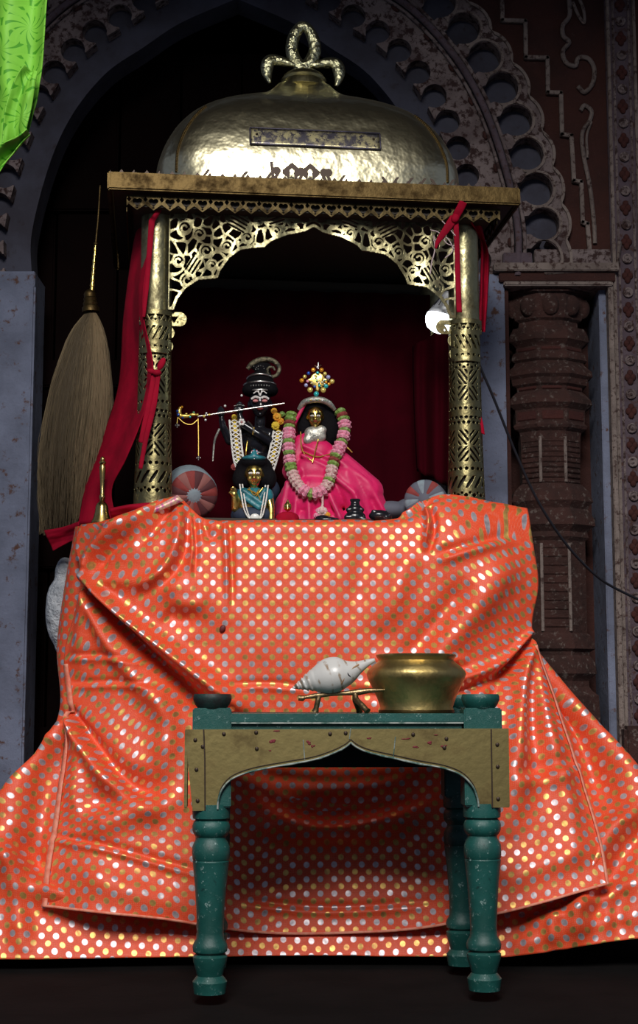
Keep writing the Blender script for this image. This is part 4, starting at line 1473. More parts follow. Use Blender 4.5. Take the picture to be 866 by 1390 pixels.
# right curtain and ribbons
cr = thing('gathered_curtain', P(650, 440, 3.95), 'narrow crimson curtain gathered behind the column beside the light bulb', 'curtain')
drape('curtain_drape', [(628, 288, 3.83), (640, 305, 3.85), (652, 330, 3.93), (652, 380, 3.97), (650, 446, 3.98)], [(650, 284, 3.86), (657, 320, 3.90), (664, 350, 3.98), (662, 400, 4.0), (658, 452, 4.0)], M['red_cloth'], cr, 1.5, 0.008)
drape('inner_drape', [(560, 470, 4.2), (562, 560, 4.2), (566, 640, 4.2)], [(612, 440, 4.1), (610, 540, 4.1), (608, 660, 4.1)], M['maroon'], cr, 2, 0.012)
rr = thing('red_ribbon', P(625, 300, 3.77), 'bright red ribbon knotted under the eave, tails hanging over the fretwork near the bulb', 'ribbon')
for lp, rp in (([(615, 296, 3.79), (617, 340, 3.785), (618, 380, 3.785), (620, 424, 3.785)], [(622, 296, 3.79), (624, 340, 3.785), (625, 380, 3.785), (627, 424, 3.785)]),
               ([(612, 292, 3.785), (602, 308, 3.78), (592, 326, 3.78), (590, 336, 3.78)], [(622, 298, 3.785), (610, 314, 3.78), (598, 328, 3.78), (592, 338, 3.78)]),
               ([(612, 296, 3.785), (618, 284, 3.77), (624, 272, 3.76)], [(621, 300, 3.785), (628, 288, 3.77), (634, 276, 3.76)])):
    drape('ribbon_tail', lp, rp, M['red_cloth'], rr, 0.5, 0.002, nc=8)
ell('ribbon_knot', P(618, 296, 3.778), (0.011, 0.008, 0.013), M['red_cloth'], rr, Matrix.Rotation(0.4, 4, 'Y'), 12, 8)
tp = drape('ribbon_end', [(645, 550, 3.895), (651, 573, 3.88), (653, 588, 3.88)], [(649, 550, 3.895), (655, 572, 3.88), (658, 590, 3.88)], M['red_cloth'], cr, 0.5, 0.001, nc=6)
th = thing('loose_threads', P(590, 350, 3.79), 'pale frayed threads tangled on the fretwork beside the red ribbon', 'thread')
for pp in ([(589, 320), (590, 340), (586, 356), (584, 372)], [(588, 327), (604, 322), (612, 330), (616, 340)], [(600, 300), (608, 308), (618, 320)], [(604, 350), (612, 344), (617, 336)], [(584, 312), (596, 316), (606, 330), (617, 334)]):
    tube('strand', [P(p[0], p[1], 3.785) for p in smooth_path(pp, 5)], 0.0018, M['thread'], th, 5)

# green cloth hanging in front, upper left
gr = thing('green_brocade_cloth', P(20, 100, 2.7), 'lime green brocade cloth with leaf pattern hanging beside the arch', 'cloth')
drape('cloth_panel', [(-60, -60, 2.74), (-62, 40, 2.74), (-64, 130, 2.74), (-66, 200, 2.72), (-70, 262, 2.72)], [(72, -60, 2.70), (65, 0, 2.68), (58, 85, 2.68), (49, 130, 2.68), (38, 176, 2.69)], M['lime'], gr, 2.0, 0.018, uvs=0.10, nc=60, n=18)
drape('cloth_fold', [(4, 200, 2.665), (8, 150, 2.66), (20, 112, 2.66), (34, 90, 2.665)], [(37, 180, 2.665), (43, 150, 2.655), (48, 122, 2.655), (52, 100, 2.665)], M['lime'], gr, 1.0, 0.010, uvs=0.10, nc=40, phase=2)
drape('cloth_roll', [(-40, 235, 2.66), (-5, 204, 2.65), (16, 193, 2.65), (38, 178, 2.665)], [(-30, 280, 2.67), (2, 230, 2.66), (20, 206, 2.66), (39, 181, 2.665)], M['lime'], gr, 0.8, 0.012, uvs=0.10, nc=30, phase=1)

# ================================================================== STOOL
YS = 3.15
SM = YS / F
RS = math.radians(3.4)
st = thing('green_stool', (P(472, 970, YS).x - 0.011, YS + 0.185, 0), 'low green painted wooden stool with brass arched apron and turned legs', 'stool', rz=RS)
SMAT = wmat(st)


def SL(u, v, dy=0.0):
    """photo position in the stool's front plane, moved dy back in the stool's own frame"""
    x = (u - 472) * SM; z = Zp(v, YS)
    return SMAT @ Vector((x, -0.185 + dy, z))


SROT = Matrix.Rotation(RS, 4, 'Z')


def sbox(name, u0, u1, v0, v1, d0, d1, mat, bev=0.002, parent=None):
    za, zb = Zp(v1, YS), Zp(v0, YS)
    c = SMAT @ Vector((((u0 + u1) / 2 - 472) * SM, -0.185 + (d0 + d1) / 2, (za + zb) / 2))
    return box(name, c, ((u1 - u0) * SM, d1 - d0, zb - za), mat, parent or st, bev, SROT)


VFS = 955 + CZ * F / YS                     # floor row at the stool front
legp = [(VFS, 20), (1350, 21), (1334, 23), (1326, 17), (1318, 19), (1306, 22.5), (1300, 23), (1296, 18.5), (1293, 22.5), (1287, 23.5), (1282, 22), (1276, 18.5), (1266, 17.8), (1240, 18.6), (1205, 21), (1180, 23.5), (1170, 24.6), (1168.6, 23.8), (1167, 24.8),
        (1158, 25.4), (1150, 25), (1144, 22.5), (1140, 20.2), (1137, 20), (1134, 22.5), (1129, 25), (1122, 25.4), (1116, 23.5), (1113.5, 21), (1111, 25), (1103, 25.5), (1098, 25.3), (1092, 25)]
for lx, dy in ((287, 0.035), (656, 0.035), (287, 0.335), (656, 0.335)):
    lg = empty('leg', (0, 0, 0))
    b = SL(lx if lx > 400 else 290, 970, dy)
    lg.location = SMAT.inverted() @ Vector((b.x, b.y, 0)); lg.parent = st
    lathe('turned_shaft', [(hw * SM, Zp(v, YS)) for v, hw in legp], (b.x, b.y, 0), M['green_wood'], lg, 28, 0, None, 35)
    uu = lx if lx > 400 else 287
    za, zb = Zp(1096, YS), Zp(961, YS)
    box('post_block', (b.x, b.y, (za + zb) / 2), (52 * SM, 0.062, zb - za), M['green_wood'], lg, 0.003, SROT)
    lathe('post_knob', [(19 * SM, Zp(962, YS)), (23 * SM, Zp(957, YS)), (26 * SM, Zp(950, YS)), (26 * SM, Zp(945, YS)), (24.5 * SM, Zp(942, YS)), (20 * SM, Zp(943.5, YS)), (4 * SM, Zp(945, YS))], (b.x, b.y, 0),
          M['dark_knob'] if (lx < 400) else M['green_wood'], lg, 24)
# top boards and rails
for k in range(4):
    d0 = 0.045 + 0.086 * k
    sbox('top_board', 316, 630, 969, 982, d0, d0 + 0.083, M['green_wood'], 0.002)
sbox('front_rail', 314, 630, 968.5, 981, 0.004, 0.05, M['green_wood'], 0.002)
sbox('under_rail', 316, 628, 981.5, 1000, 0.010, 0.04, M['green_wood'], 0.002)
sbox('chipped_edge', 316, 629, 980.3, 982.6, 0.001, 0.006, M['chip_line'], 0.0004)
sbox('back_rail', 314, 630, 968, 1052, 0.372, 0.388, M['dark_knob'], 0.002)
sbox('side_rail', 275, 300, 980, 1052, 0.06, 0.31, M['dark_knob'], 0.002)
sbox('side_rail', 643, 668, 980, 1052, 0.06, 0.31, M['dark_knob'], 0.002)
sbox('cross_board', 300, 645, 984, 992, 0.05, 0.37, M['dark_knob'], 0.001)
# brass apron with ogee arch
arch = smooth_path([(298.5, 1099), (299.5, 1086), (305, 1071), (318, 1058), (344, 1048), (385, 1040), (425, 1033), (452, 1024), (468, 1016), (476, 1009.5)], 6)
arch += smooth_path([(476, 1009.5), (484, 1016), (500, 1023), (530, 1030), (566, 1038), (602, 1045), (626, 1055), (640, 1070), (646, 1086), (647.5, 1097)], 6)[1:]
poly = [(254, 990)] + [(265.5, 1100)] + [tuple(p) for p in arch] + [(689.5, 1097), (690, 989)]
us = np.arange(252, 692, 1.6); vv = np.arange(987, 1102, 1.6)
A, B = np.meshgrid(us, vv, indexing='ij')
ins = in_poly(A, B, poly)
d, _, _ = seg_dist(A, B, poly + [poly[0]])
f = np.where(ins, d, -d) + 1e-4
zv = np.array([Zp(v, YS) for v in vv])
ap = sheet_obj('brass_apron', f, us, zv, lambda a, b: SMAT @ Vector(((a - 472) * SM, -0.187, b)), M['brass_plate'], st, 0.004, -1.0)
if ap.data.polygons[5].normal.y > 0: ap.data.flip_normals()
tube('apron_edge', [SL(p[0], p[1] - 1.5, -0.004) for p in arch], 0.0022, M['chip_line'], ap, 6)
tube('apron_edge', [SL(p[0], p[1] - 6, -0.0035) for p in arch[3:-3]], 0.0009, M['rivet'], ap, 5)
for seam in ([(279, 990), (281, 1030), (282, 1099)], [(666, 990), (666, 1097)]):
    tube('apron_seam', [SL(a, b, -0.0035) for a, b in seam], 0.0016, M['rivet'], ap, 5)
for a, b in (((412, 1004), (414, 1031)), ((476, 988), (474, 1003)), ((536, 1000), (533, 1029))):
    tube('apron_scratch', [SL(a[0], a[1], -0.0032), SL(b[0], b[1], -0.0032)], 0.0010, M['chip_line'], ap, 4)
for u, v in ((268, 1004), (270, 1044), (272, 1086), (278, 1013), (306, 996), (349, 994), (350, 1016), (448, 996), (469, 995), (605, 1003), (602, 1015), (674, 1011), (674, 1041), (674, 1085), (560, 997)):
    ell('rivet', SL(u, v, -0.0035), (0.0042, 0.002, 0.0042), M['rivet'], ap, None, 8, 6)
M['red_mark'] = simple('faded_red_paint', (0.16, 0.012, 0.02), 0.7)
for u, v, w_, h in ((372, 1007, 7, 5), (420, 1008, 5, 4), (425, 1013, 4, 2.5), (368, 1019, 3, 1.5), (376, 992, 8, 1.6), (550, 1003, 8, 1.6), (581, 1008, 6, 3.5), (602, 1013, 6, 3), (566, 1014, 9, 1.8), (500, 1002, 5, 1.6), (592, 998, 5, 1.5)):
    bm = bmesh.new()
    for q in range(5):
        b_ell(bm, SL(u + random.uniform(-.5, .5) * w_, v + random.uniform(-.5, .5) * h, -0.0024), (w_ * SM * 0.35, 0.0009, h * SM * 0.35), None, 8, 5)
    bm_obj('red_mark', bm, M['red_mark'], ap)
# brass side plates seen edge on
for u in (256, 688):
    sbox('side_plate', u - 2, u + 2, 991, 1096, 0.0, 0.06, M['brass_plate'], 0.001)

# ---- brass pot
ZTOP = Zp(969, YS)
pc = SL(577, 969, 0.15)
PMs = 3.29 / F
pot = thing('brass_pot', (pc.x, pc.y, ZTOP), 'squat brass pot with wide shoulder standing on the green stool', 'pot')
pp = [(0, 46), (1.5, 50), (4, 50.5), (8, 49), (20, 53), (35, 60), (46, 65.5), (53, 67.5), (57, 66), (63, 60.5), (68, 54), (71, 51), (73, 51.5), (76, 54), (78.5, 54.5), (79.5, 53), (77, 51), (73, 48.5), (68, 51), (57, 63), (35, 57), (8, 46), (5, 2)]
lathe('pot_body', [(2 * PMs, 0.0)] + [(hw * PMs, h * PMs) for h, hw in pp], (pc.x, pc.y, ZTOP), M['brass_pot'], pot, 56, 0, None, 50, caps=True)
lathe('base_ring', [(50.5 * PMs, 0.0), (51.5 * PMs, 2 * PMs), (51 * PMs, 4.5 * PMs), (49.5 * PMs, 5 * PMs)], (pc.x, pc.y, ZTOP), M['brass_rim'], pot, 48)

# ---- conch on bronze stand
YC = 3.25
CM = YC / F
sd = thing('bronze_conch_stand', (P(462, 966, YC).x, YC, ZTOP), 'small bronze stand with bent legs and pointed bar under the conch', 'stand')
ZB = ZTOP + 0.0015


def cp(u, v, dy=0.0): return P(u, v, YC + dy)


tube('stand_bar', [cp(u, v) for u, v in ((405, 947.5), (411, 948), (414, 946.5), (428, 944.5), (450, 942), (470, 941), (486, 939.5), (500, 937.5), (512, 937), (522, 936.5))], [0.006, 0.0065, 0.004, 0.006, 0.005, 0.005, 0.0075, 0.006, 0.004, 0.002], M['bronze'], sd, 10)


def stand_leg(pts):
    q = [cp(*p) for p in smooth_path(pts, 5)]
    q[-1].z = ZB + 0.003
    tube('stand_leg', q, [0.0062] * (len(q) - 3) + [0.006, 0.007, 0.008], M['bronze'], sd, 10)


stand_leg([(433, 944, 0), (431, 953, 0.0), (428, 966.5, 0.005)])
stand_leg([(482, 942, 0), (484, 950, -0.01), (492, 958, -0.03), (499, 966, -0.04)])
stand_leg([(482, 942, 0), (482, 950, 0.02), (485, 958, 0.045), (488, 966, 0.06)])
# conch
conch = thing('conch_shell', cp(452, 940), 'white conch shell with brown spiral bands resting on the bronze stand', 'conch')
t = NT('conch_shell')
spc = t.n('ShaderNodeSeparateXYZ'); t.l(t.uv(), spc.inputs[0])
wl = t.math('ADD', t.math('MULTIPLY', spc.outputs[0], 62), t.math('MULTIPLY', t.noise(30, 4), 5))
band = t.ramp(t.math('SINE', wl), 0.55, 0.95)
sel = t.ramp(t.noise(35, 3), 0.45, 0.62)
cc = t.mix(t.math('MULTIPLY', t.math('MULTIPLY', band, sel), 0.85), (0.56, 0.55, 0.53), (0.26, 0.16, 0.09))
tip = t.math('SUBTRACT', 1.0, t.ramp(spc.outputs[0], 0.08, 0.36))
cc = t.mix(t.math('MULTIPLY', tip, t.ramp(t.math('SINE', wl), -0.3, 0.6)), cc, (0.13, 0.10, 0.07))
t.l(cc, t.b.inputs['Base Color']); t.set(Roughness=0.32); t.bump(t.noise(60, 4), 0.15, 0.004)
M['conch'] = t.m
axis_pts = smooth_path([(397, 934, 0), (405, 931, 2), (414, 928, 3), (426, 924, 3), (442, 920, 2), (458, 916, 0), (472, 912.5, -1), (486, 906, -1), (498, 900, 0), (509, 895.5, 0)], 10)
radp = smooth_path([(0, 0.8), (8, 5), (17, 9.5), (29, 15.5), (45, 22.5), (60, 22.5), (75, 16.5), (89, 9), (101, 5.2), (112, 2.4)], 10)
vts, uvc, fcs = [], [], []
nk = 40
na = len(axis_pts)
for i in range(na):
    u, v, dy = axis_pts[i]
    q0, q1 = np.array(axis_pts[max(i - 1, 0)]), np.array(axis_pts[min(i + 1, na - 1)])
    tv = (q1 - q0)[:2]; tv /= np.linalg.norm(tv)
    nv_ = np.array([-tv[1], tv[0]])
    x = i / (na - 1)
    for k in range(nk):
        a = 2 * PI * k / nk
        r = radp[i][1]
        # stepped whorls on the spire
        if x < 0.36:
            ph = (x * 16.0 + a / (2 * PI)) % 1.0
            r *= 1.0 + (0.30 * (ph ** 2) - 0.10) * (1 - (x / 0.36) ** 3)
        # flared lip on the body
        if 0.30 < x < 0.85:
            lip = math.exp(-((a - 4.45) / 0.28) ** 2) * math.sin((x - 0.30) / 0.55 * PI)
            gr_ = -math.exp(-((a - 5.0) / 0.25) ** 2) * math.sin((x - 0.30) / 0.55 * PI)
            r *= 1 + 0.16 * lip + 0.28 * gr_
        pxq = np.array([u, v]) + nv_ * r * math.sin(a)
        vts.append(cp(pxq[0], pxq[1], (dy + r * math.cos(a)) * CM))
        uvc.append((x + 0.02 * a / (2 * PI), a / (2 * PI)))
for i in range(na - 1):
    for k in range(nk):
        fcs.append((i * nk + k, i * nk + (k + 1) % nk, (i + 1) * nk + (k + 1) % nk, (i + 1) * nk + k))
fcs.append(list(range(nk))[::-1]); fcs.append([(na - 1) * nk + k for k in range(nk)])
body = mesh_obj('shell_body', vts, fcs, M['conch'], conch, True, uvc)
body.data.flip_normals() if False else None
M['conch_band'] = simple('brown_conch_line', (0.36, 0.20, 0.10), 0.45)
M['conch_dark'] = simple('dark_conch_line', (0.03, 0.025, 0.03), 0.5)
tube('lip_band', [cp(u, v, -dd * CM) for u, v, dd in smooth_path([(487, 902, 8.0), (478, 908, 12.5), (470, 916, 17), (464, 926, 17.5), (456, 934, 13)], 6)], 0.0022, M['conch_band'], conch, 6)
tube('thread_tie', [cp(u, v, -dd * CM) for u, v, dd in smooth_path([(471, 912, 16.5), (473, 916, 17), (476, 919, 14)], 6)], 0.0016, M['conch_dark'], conch, 6)

# ================================================================== THINGS ON AND ROUND THE ALTAR
# ---- hand bell
YB = 3.79
bx = P(138, 706, YB)
BM = YB / F
bell = thing('hand_bell', (bx.x, YB, ZALT + 0.004), 'small brass hand bell with tall handle at the corner of the orange cloth', 'bell')
zb0 = ZALT + 0.004
bellp = [(712, 13.6), (710, 14), (707, 13.2), (702, 11), (694, 9.2), (688, 8.6), (684, 7), (681, 3.6), (679, 2.6)]
hz = lambda v: Zp(v, YB)
lathe('bell_body', [(13.8 * BM, zb0 - hz(712) + 0)] + [(r * BM, hz(v) - hz(712) + (zb0 - hz(712)) * 0) for v, r in bellp[1:]], (bx.x, YB, hz(712)), M['brass_bell'], bell, 28)
lathe('bell_handle', [(r * BM, hz(v) - hz(680)) for v, r in ((680, 2.4), (676, 4), (673, 4), (671, 2.6), (655, 3.1), (642, 4.2), (634, 4.6), (631, 3.4), (629, 5), (627, 5), (625.5, 3), (623, 3.4), (621, 2.6), (619.5, 0.8))], (bx.x, YB, hz(680)), M['brass_bell'], bell, 20)

# ---- yak hair whisk
YK = 3.98
KM = YK / F
wk = thing('yak_hair_whisk', P(122, 330, YK), 'long pale hair fly whisk hanging handle up beside the crimson curtain', 'whisk')
tube('whisk_rod', [P(u, v, YK) for u, v in ((136, 252), (133, 300), (130, 330))], [0.0025, 0.0028, 0.003], M['brass_rim'], wk, 8)
hp = [P(130 - 5.5 * k, 330 + 68 * k, YK) for k in np.linspace(0, 1, 26)]
tube('whisk_handle', hp, [0.0035 + 0.003 * k + (0.0012 if i % 3 == 0 else 0) for i, k in enumerate(np.linspace(0, 1, 26))], M['gold'], wk, 10)
ell('rod_knot', P(130, 331, YK), 0.006, M['brass_rim'], wk)
ax_ = Matrix.Rotation(math.radians(-4), 3, 'Y')
lathe('ferrule', [(0.006, 0.052), (0.012, 0.048), (0.017, 0.04), (0.016, 0.03), (0.019, 0.026), (0.017, 0.02), (0.021, 0.012), (0.019, 0.006), (0.024, 0.0), (0.024, -0.012)], P(123, 418, YK), M['brass_rim'], wk, 24, 0, ax_)
left_e = [(117, 424), (98, 446), (80, 482), (62, 540), (50, 600), (46, 660), (52, 728)]
right_e = [(130, 424), (141, 446), (149, 482), (155, 540), (152, 600), (146, 660), (132, 722)]
Le = np.array(smooth_path(left_e, 6)); Re = np.array(smooth_path(right_e, 6))
ne = len(Le)
bm = bmesh.new()
for k in range(3600):
    a = random.uniform(0, 2 * PI); rr_ = math.sqrt(random.random()) if k > 1400 else 0.96
    fx_, fy_ = rr_ * math.cos(a), rr_ * math.sin(a)
    lend = 0.58 + 0.42 * random.random() ** 0.7
    clk = int(a / (2 * PI) * 29); clp = math.sin(clk * 12.9898) * 3.0
    pts_, rd = [], []
    nsg = 11
    ph, wv_ = random.uniform(0, 6.28), random.uniform(0.3, 1.6)
    for i in range(nsg):
        tt = i / (nsg - 1) * lend
        j = tt * (ne - 1)
        l_ = np.array([np.interp(j, range(ne), Le[:, 0]), np.interp(j, range(ne), Le[:, 1])]); r_ = np.array([np.interp(j, range(ne), Re[:, 0]), np.interp(j, range(ne), Re[:, 1])])
        c_ = (l_ + r_) / 2; hw = (r_ - l_) / 2
        cl_ = 1.0 - 0.16 * (0.5 + 0.5 * math.sin(clk * 7.3)) * tt
        u = c_[0] + hw[0] * fx_ * cl_ + wv_ * math.sin(tt * 26 + ph) * tt * 1.3 + 3.5 * math.sin(tt * 7 + clp) * tt * tt; v = c_[1] + hw[1] * fx_
        pts_.append(P(u, v, YK + fy_ * abs(hw[0]) * 0.75 * KM * cl_)); rd.append(0.0009 * (1.15 - 0.7 * tt / lend))
    nf = len(bm.faces)
    b_tube(bm, pts_, rd, 3, False)
    bm.faces.ensure_lookup_table()
    tone = int(min(2, max(0, round(1 + 1.1 * math.sin(clk * 5.7) + random.uniform(-0.9, 0.9)))))
    for q in range(nf, len(bm.faces)): bm.faces[q].material_index = tone
hs = tag(bm_obj('hair_strands', bm, M['hair'], wk), 'pale yellowish hair strands', kind='stuff')
hs.data.materials.append(M['hair_mid']); hs.data.materials.append(M['hair_dark'])

# ---- bolsters
def bolster(name, u, v, y, rpx, label, ax_dir, cols, cap, length=0.16):
    sc_ = y / F; r = rpx * sc_
    c = P(u, v, y)
    b = thing(name, (c.x, c.y, c.z - r), label, 'bolster', 'bolsters')
    z = Vector(ax_dir).normalized()
    q = z.to_track_quat('Z', 'Y').to_matrix()
    # gathered end: wedge panels round a disc
    n = 16
    for k in range(n):
        bm = bmesh.new()
        rows = []
        for i in range(7):
            rho = 0.16 + 0.84 * i / 6
            row = []
            for j in range(4):
                a = 2 * PI * (k + j / 3) / n
                h = 0.10 * (1 - rho ** 4) + 0.02 * math.sin(j / 3 * PI)
                row.append(bm.verts.new(c + q @ Vector((rho * r * math.cos(a), rho * r * math.sin(a), h * r * 1.6 - 0.02 * r))))
            rows.append(row)
        row = []
        for j in range(4):
            a = 2 * PI * (k + j / 3) / n
            row.append(bm.verts.new(c + q @ Vector((r * math.cos(a), r * math.sin(a), -0.35 * r))))
        rows.append(row)
        for i in range(len(rows) - 1):
            for j in range(3):
                bm.faces.new((rows[i][j], rows[i + 1][j], rows[i + 1][j + 1], rows[i][j + 1]))
        bm_obj('wedge', bm, cols[k % len(cols)], b)
    lathe('end_disc', [(0.33 * r, 0.10 * r), (0.32 * r, 0.15 * r), (0.2 * r, 0.19 * r), (0.01, 0.20 * r)], c, cap, b, 20, 0, q)
    lathe('bolster_tube', [(r * 0.99, -0.2 * r), (r * 1.05, -0.35 * r), (r * 1.06, -length * 0.7), (r * 0.95, -length), (0.2 * r, -length - 0.02)], c, cap, b, 32, 0, q)
    return b


M['b_red'] = simple('faded_red_cotton', (0.27, 0.04, 0.035), 0.8, 0, (0.21, 0.03, 0.028), 30)
M['b_pink'] = simple('dusty_pink_cotton', (0.27, 0.10, 0.09), 0.8)
M['b_maroon'] = simple('dull_maroon_cotton', (0.09, 0.022, 0.026), 0.8)
M['b_grey'] = simple('pale_blue_cotton', (0.24, 0.30, 0.34), 0.8, 0, (0.19, 0.23, 0.27), 40)
M['b_grey2'] = simple('grey_cotton', (0.11, 0.115, 0.15), 0.8)
bolster('bolster_pillow', 263, 672, 3.90, 33, 'round bolster with red and pink sunburst end beside the curtained column', (0.22, -1, -0.30), [M['b_red'], M['b_maroon'], M['b_pink'], M['b_maroon'], M['b_red'], M['b_pink']], M['b_grey'], 0.15)
bolster('bolster_pillow', 576, 678, 3.93, 28, 'round bolster with grey and red striped end beside the column with the bulb', (-0.25, -1, 0.1), [M['b_grey'], M['b_grey2'], M['b_red'], M['b_grey2']], M['b_grey2'], 0.13)
# grey cushion edge behind the right bolster
ch = blob('blue_cushion', [('e', P(530, 694, 4.02), (0.055, 0.06, 0.028)), ('e', P(560, 690, 4.04), (0.05, 0.06, 0.03))], 0.006, M['b_grey2'])
tag(ch, 'dark blue grey cushion lying behind the pink robed statue', 'cushion')

# ---- plastic bag at the side of the altar
bag = blob('plastic_bag', [('e', P(84, 830, 4.02), (0.045, 0.05, 0.10)), ('e', P(88, 780, 4.02), (0.028, 0.03, 0.05)), ('e', P(88, 872, 4.02), (0.03, 0.03, 0.04)), ('e', P(80, 815, 4.02), (0.035, 0.03, 0.06))], 0.007, M['plastic'])
tag(bag, 'crumpled pale grey plastic bag tucked beside the altar under the whisk', 'bag')

# ---- bulb
YL = 3.93
lb = thing('light_bulb', P(606, 396, YL), 'lit white led bulb hanging behind the bracket of the pierced column', 'light bulb')
LMm = YL / F
axb = (P(593, 452, YL) - P(608, 400, YL)).normalized()
qb = axb.to_track_quat('Z', 'Y').to_matrix()
o0 = P(608, 400, YL)
lathe('bulb_housing', [(6 * LMm, -4 * LMm), (7 * LMm, 0), (9 * LMm, 6 * LMm), (14 * LMm, 17 * LMm), (20 * LMm, 30 * LMm), (21 * LMm, 33 * LMm)], o0, M['bulb_body'], lb, 28, 0, qb)
lathe('bulb_globe', [(21 * LMm, 33 * LMm), (21.5 * LMm, 38 * LMm), (20 * LMm, 45 * LMm), (16 * LMm, 51 * LMm), (9 * LMm, 55 * LMm), (1 * LMm, 56.5 * LMm)], o0, M['glow'], lb, 28, 0, qb)
lathe('bulb_holder', [(5 * LMm, -22 * LMm), (8 * LMm, -20 * LMm), (8 * LMm, -6 * LMm), (6 * LMm, -3 * LMm)], o0, M['wire'], lb, 20, 0, qb)
for k in range(12):
    a = 2 * PI * k / 12
    tube('vent_slot', [o0 + qb @ Vector((r * LMm * math.cos(a), r * LMm * math.sin(a), z * LMm)) for r, z in ((10.5, 8), (14.4, 17), (16.6, 22))], 0.0014, M['wire'], lb, 5)
tube('bulb_wire', [P(u, v, y) for u, v, y in smooth_path([(614, 376, YL), (618, 340, 3.98), (622, 300, 4.02), (624, 282, 4.02)], 5)], 0.003, M['wire'], lb, 6)
wr = tube('power_cable', [P(u, v, y) for u, v, y in smooth_path([(638, 462, 3.95), (652, 498, 3.95), (672, 545, 3.99), (700, 615, 4.05), (730, 680, 4.1), (768, 738, 4.16), (810, 782, 4.22), (850, 806, 4.28), (905, 830, 4.34)], 8)], 0.0038, M['wire'], None, 8)
tag(wr, 'black electric cable sagging from the column across the pilaster', 'cable')

# ================================================================== STATUES
class Fig:
    def __init__(s, Y): s.Y = Y; s.m = Y / F
    def p(s, u, v, d=0.0):
        """d = px towards the camera"""
        return P(u, v, s.Y - d * s.m)
    def e(s, u, v, d, r, rot=None):
        return ('e', s.p(u, v, d), tuple(x * s.m for x in r)) + ((rot,) if rot is not None else ())
    def c(s, a, b, r0, r1):
        return ('c', s.p(*a), s.p(*b), r0 * s.m, r1 * s.m)
    def ell(s, name, u, v, d, r, mat, parent, rot=None, seg=12, rings=8):
        return ell(name, s.p(u, v, d), tuple(x * s.m for x in r), mat, parent, rot, seg, rings)
    def tube(s, name, pts, r, mat, parent, n=6, seg=7):
        q = smooth_path(pts, n) if n else pts
        rr_ = [x * s.m for x in np.interp(np.linspace(0, 1, len(q)), np.linspace(0, 1, len(r)), r)] if hasattr(r, '__len__') else r * s.m
        return tube(name, [s.p(*k) for k in q], rr_, mat, parent, seg)


def hand(f, palm, dirv, r):
    """palm plus four fingers and a thumb as limb primitives; dirv = px direction of fingers"""
    u, v, d = palm
    dx, dy, dd = dirv
    L_ = math.sqrt(dx * dx + dy * dy + dd * dd); dx, dy, dd = dx / L_, dy / L_, dd / L_
    px_, py_ = -dy, dx
    out = [f.e(u, v, d, (r, r * 0.8, r * 1.1))]
    for k, ln_ in zip((-1.05, -0.35, 0.35, 1.05), (1.7, 2.1, 2.0, 1.5)):
        a = (u + px_ * k * r * 0.8, v + py_ * k * r * 0.8, d)
        b = (a[0] + dx * r * ln_ * 0.7, a[1] + dy * r * ln_ * 0.7, d + dd * r * ln_ + 0.5)
        c_ = (b[0] + dx * r * ln_ * 0.5, b[1] + dy * r * ln_ * 0.5, b[2] + 0.35 * r)
        out += [f.c(a, b, r * 0.34, r * 0.32), f.c(b, c_, r * 0.32, r * 0.26)]
    out.append(f.c((u - px_ * r * 0.8, v - py_ * r * 0.8, d), (u - px_ * r * 1.5 + dx * r * 0.7, v - py_ * r * 1.5 + dy * r * 0.7, d + 0.5 * r), r * 0.36, r * 0.28))
    return out


def face_parts(f, u, v, w_, d, par, style):
    """eyes, brows, lips on a head; w_ = half width px, d = depth of the face front"""
    for s_ in (-1, 1):
        f.ell('eye', u + s_ * w_ * 0.40, v - w_ * 0.05, d - 0.7, (w_ * 0.26, w_ * 0.16, w_ * 0.14), M['whitepaint'] if style != 'black' else M['pinkpaint'], par)
        f.ell('pupil', u + s_ * w_ * 0.40, v - w_ * 0.05, d + w_ * 0.02, (w_ * 0.09, w_ * 0.08, w_ * 0.10), M['black_matte'], par)
        f.tube('eyebrow', [(u + s_ * w_ * 0.10, v - w_ * 0.30, d), (u + s_ * w_ * 0.40, v - w_ * 0.42, d - 0.5), (u + s_ * w_ * 0.75, v - w_ * 0.22, d - 2.5)], w_ * 0.055 if style != 'black' else w_ * 0.11, M['black_matte'] if style != 'black' else M['whitepaint'], par, 4, 6)
    f.tube('lips', [(u - w_ * 0.26, v + w_ * 0.62, d - 0.6), (u, v + w_ * 0.66, d + 0.6), (u + w_ * 0.26, v + w_ * 0.62, d - 0.6)], [w_ * 0.04, w_ * 0.11, w_ * 0.04], M['b_red'], par, 4, 7)


def head_prims(f, u, v, w_, h):
    return [f.e(u, v - h * 0.15, 0, (w_, w_ * 0.95, h * 0.85)), f.e(u, v + h * 0.40, w_ * 0.18, (w_ * 0.72, w_ * 0.72, h * 0.55)),
            f.c((u, v - h * 0.10, w_ * 0.90), (u, v + h * 0.24, w_ * 1.06), w_ * 0.10, w_ * 0.17),
            f.e(u - w_ * 0.45, v + h * 0.32, w_ * 0.55, (w_ * 0.32, w_ * 0.3, w_ * 0.3)), f.e(u + w_ * 0.45, v + h * 0.32, w_ * 0.55, (w_ * 0.32, w_ * 0.3, w_ * 0.3)),
            f.e(u, v + h * 0.78, w_ * 0.55, (w_ * 0.28, w_ * 0.28, w_ * 0.22)),
            f.e(u - w_ * 1.0, v + h * 0.05, -w_ * 0.1, (w_ * 0.13, w_ * 0.25, h * 0.25)), f.e(u + w_ * 1.0, v + h * 0.05, -w_ * 0.1, (w_ * 0.13, w_ * 0.25, h * 0.25)),
            f.c((u, v + h * 0.6, -1), (u, v + h * 1.35, -1), w_ * 0.5, w_ * 0.55)]


M['plume'] = simple('tarnished_plume', (0.24, 0.21, 0.13), 0.45, 0.6, (0.05, 0.045, 0.035), 120, 1.0, 160)
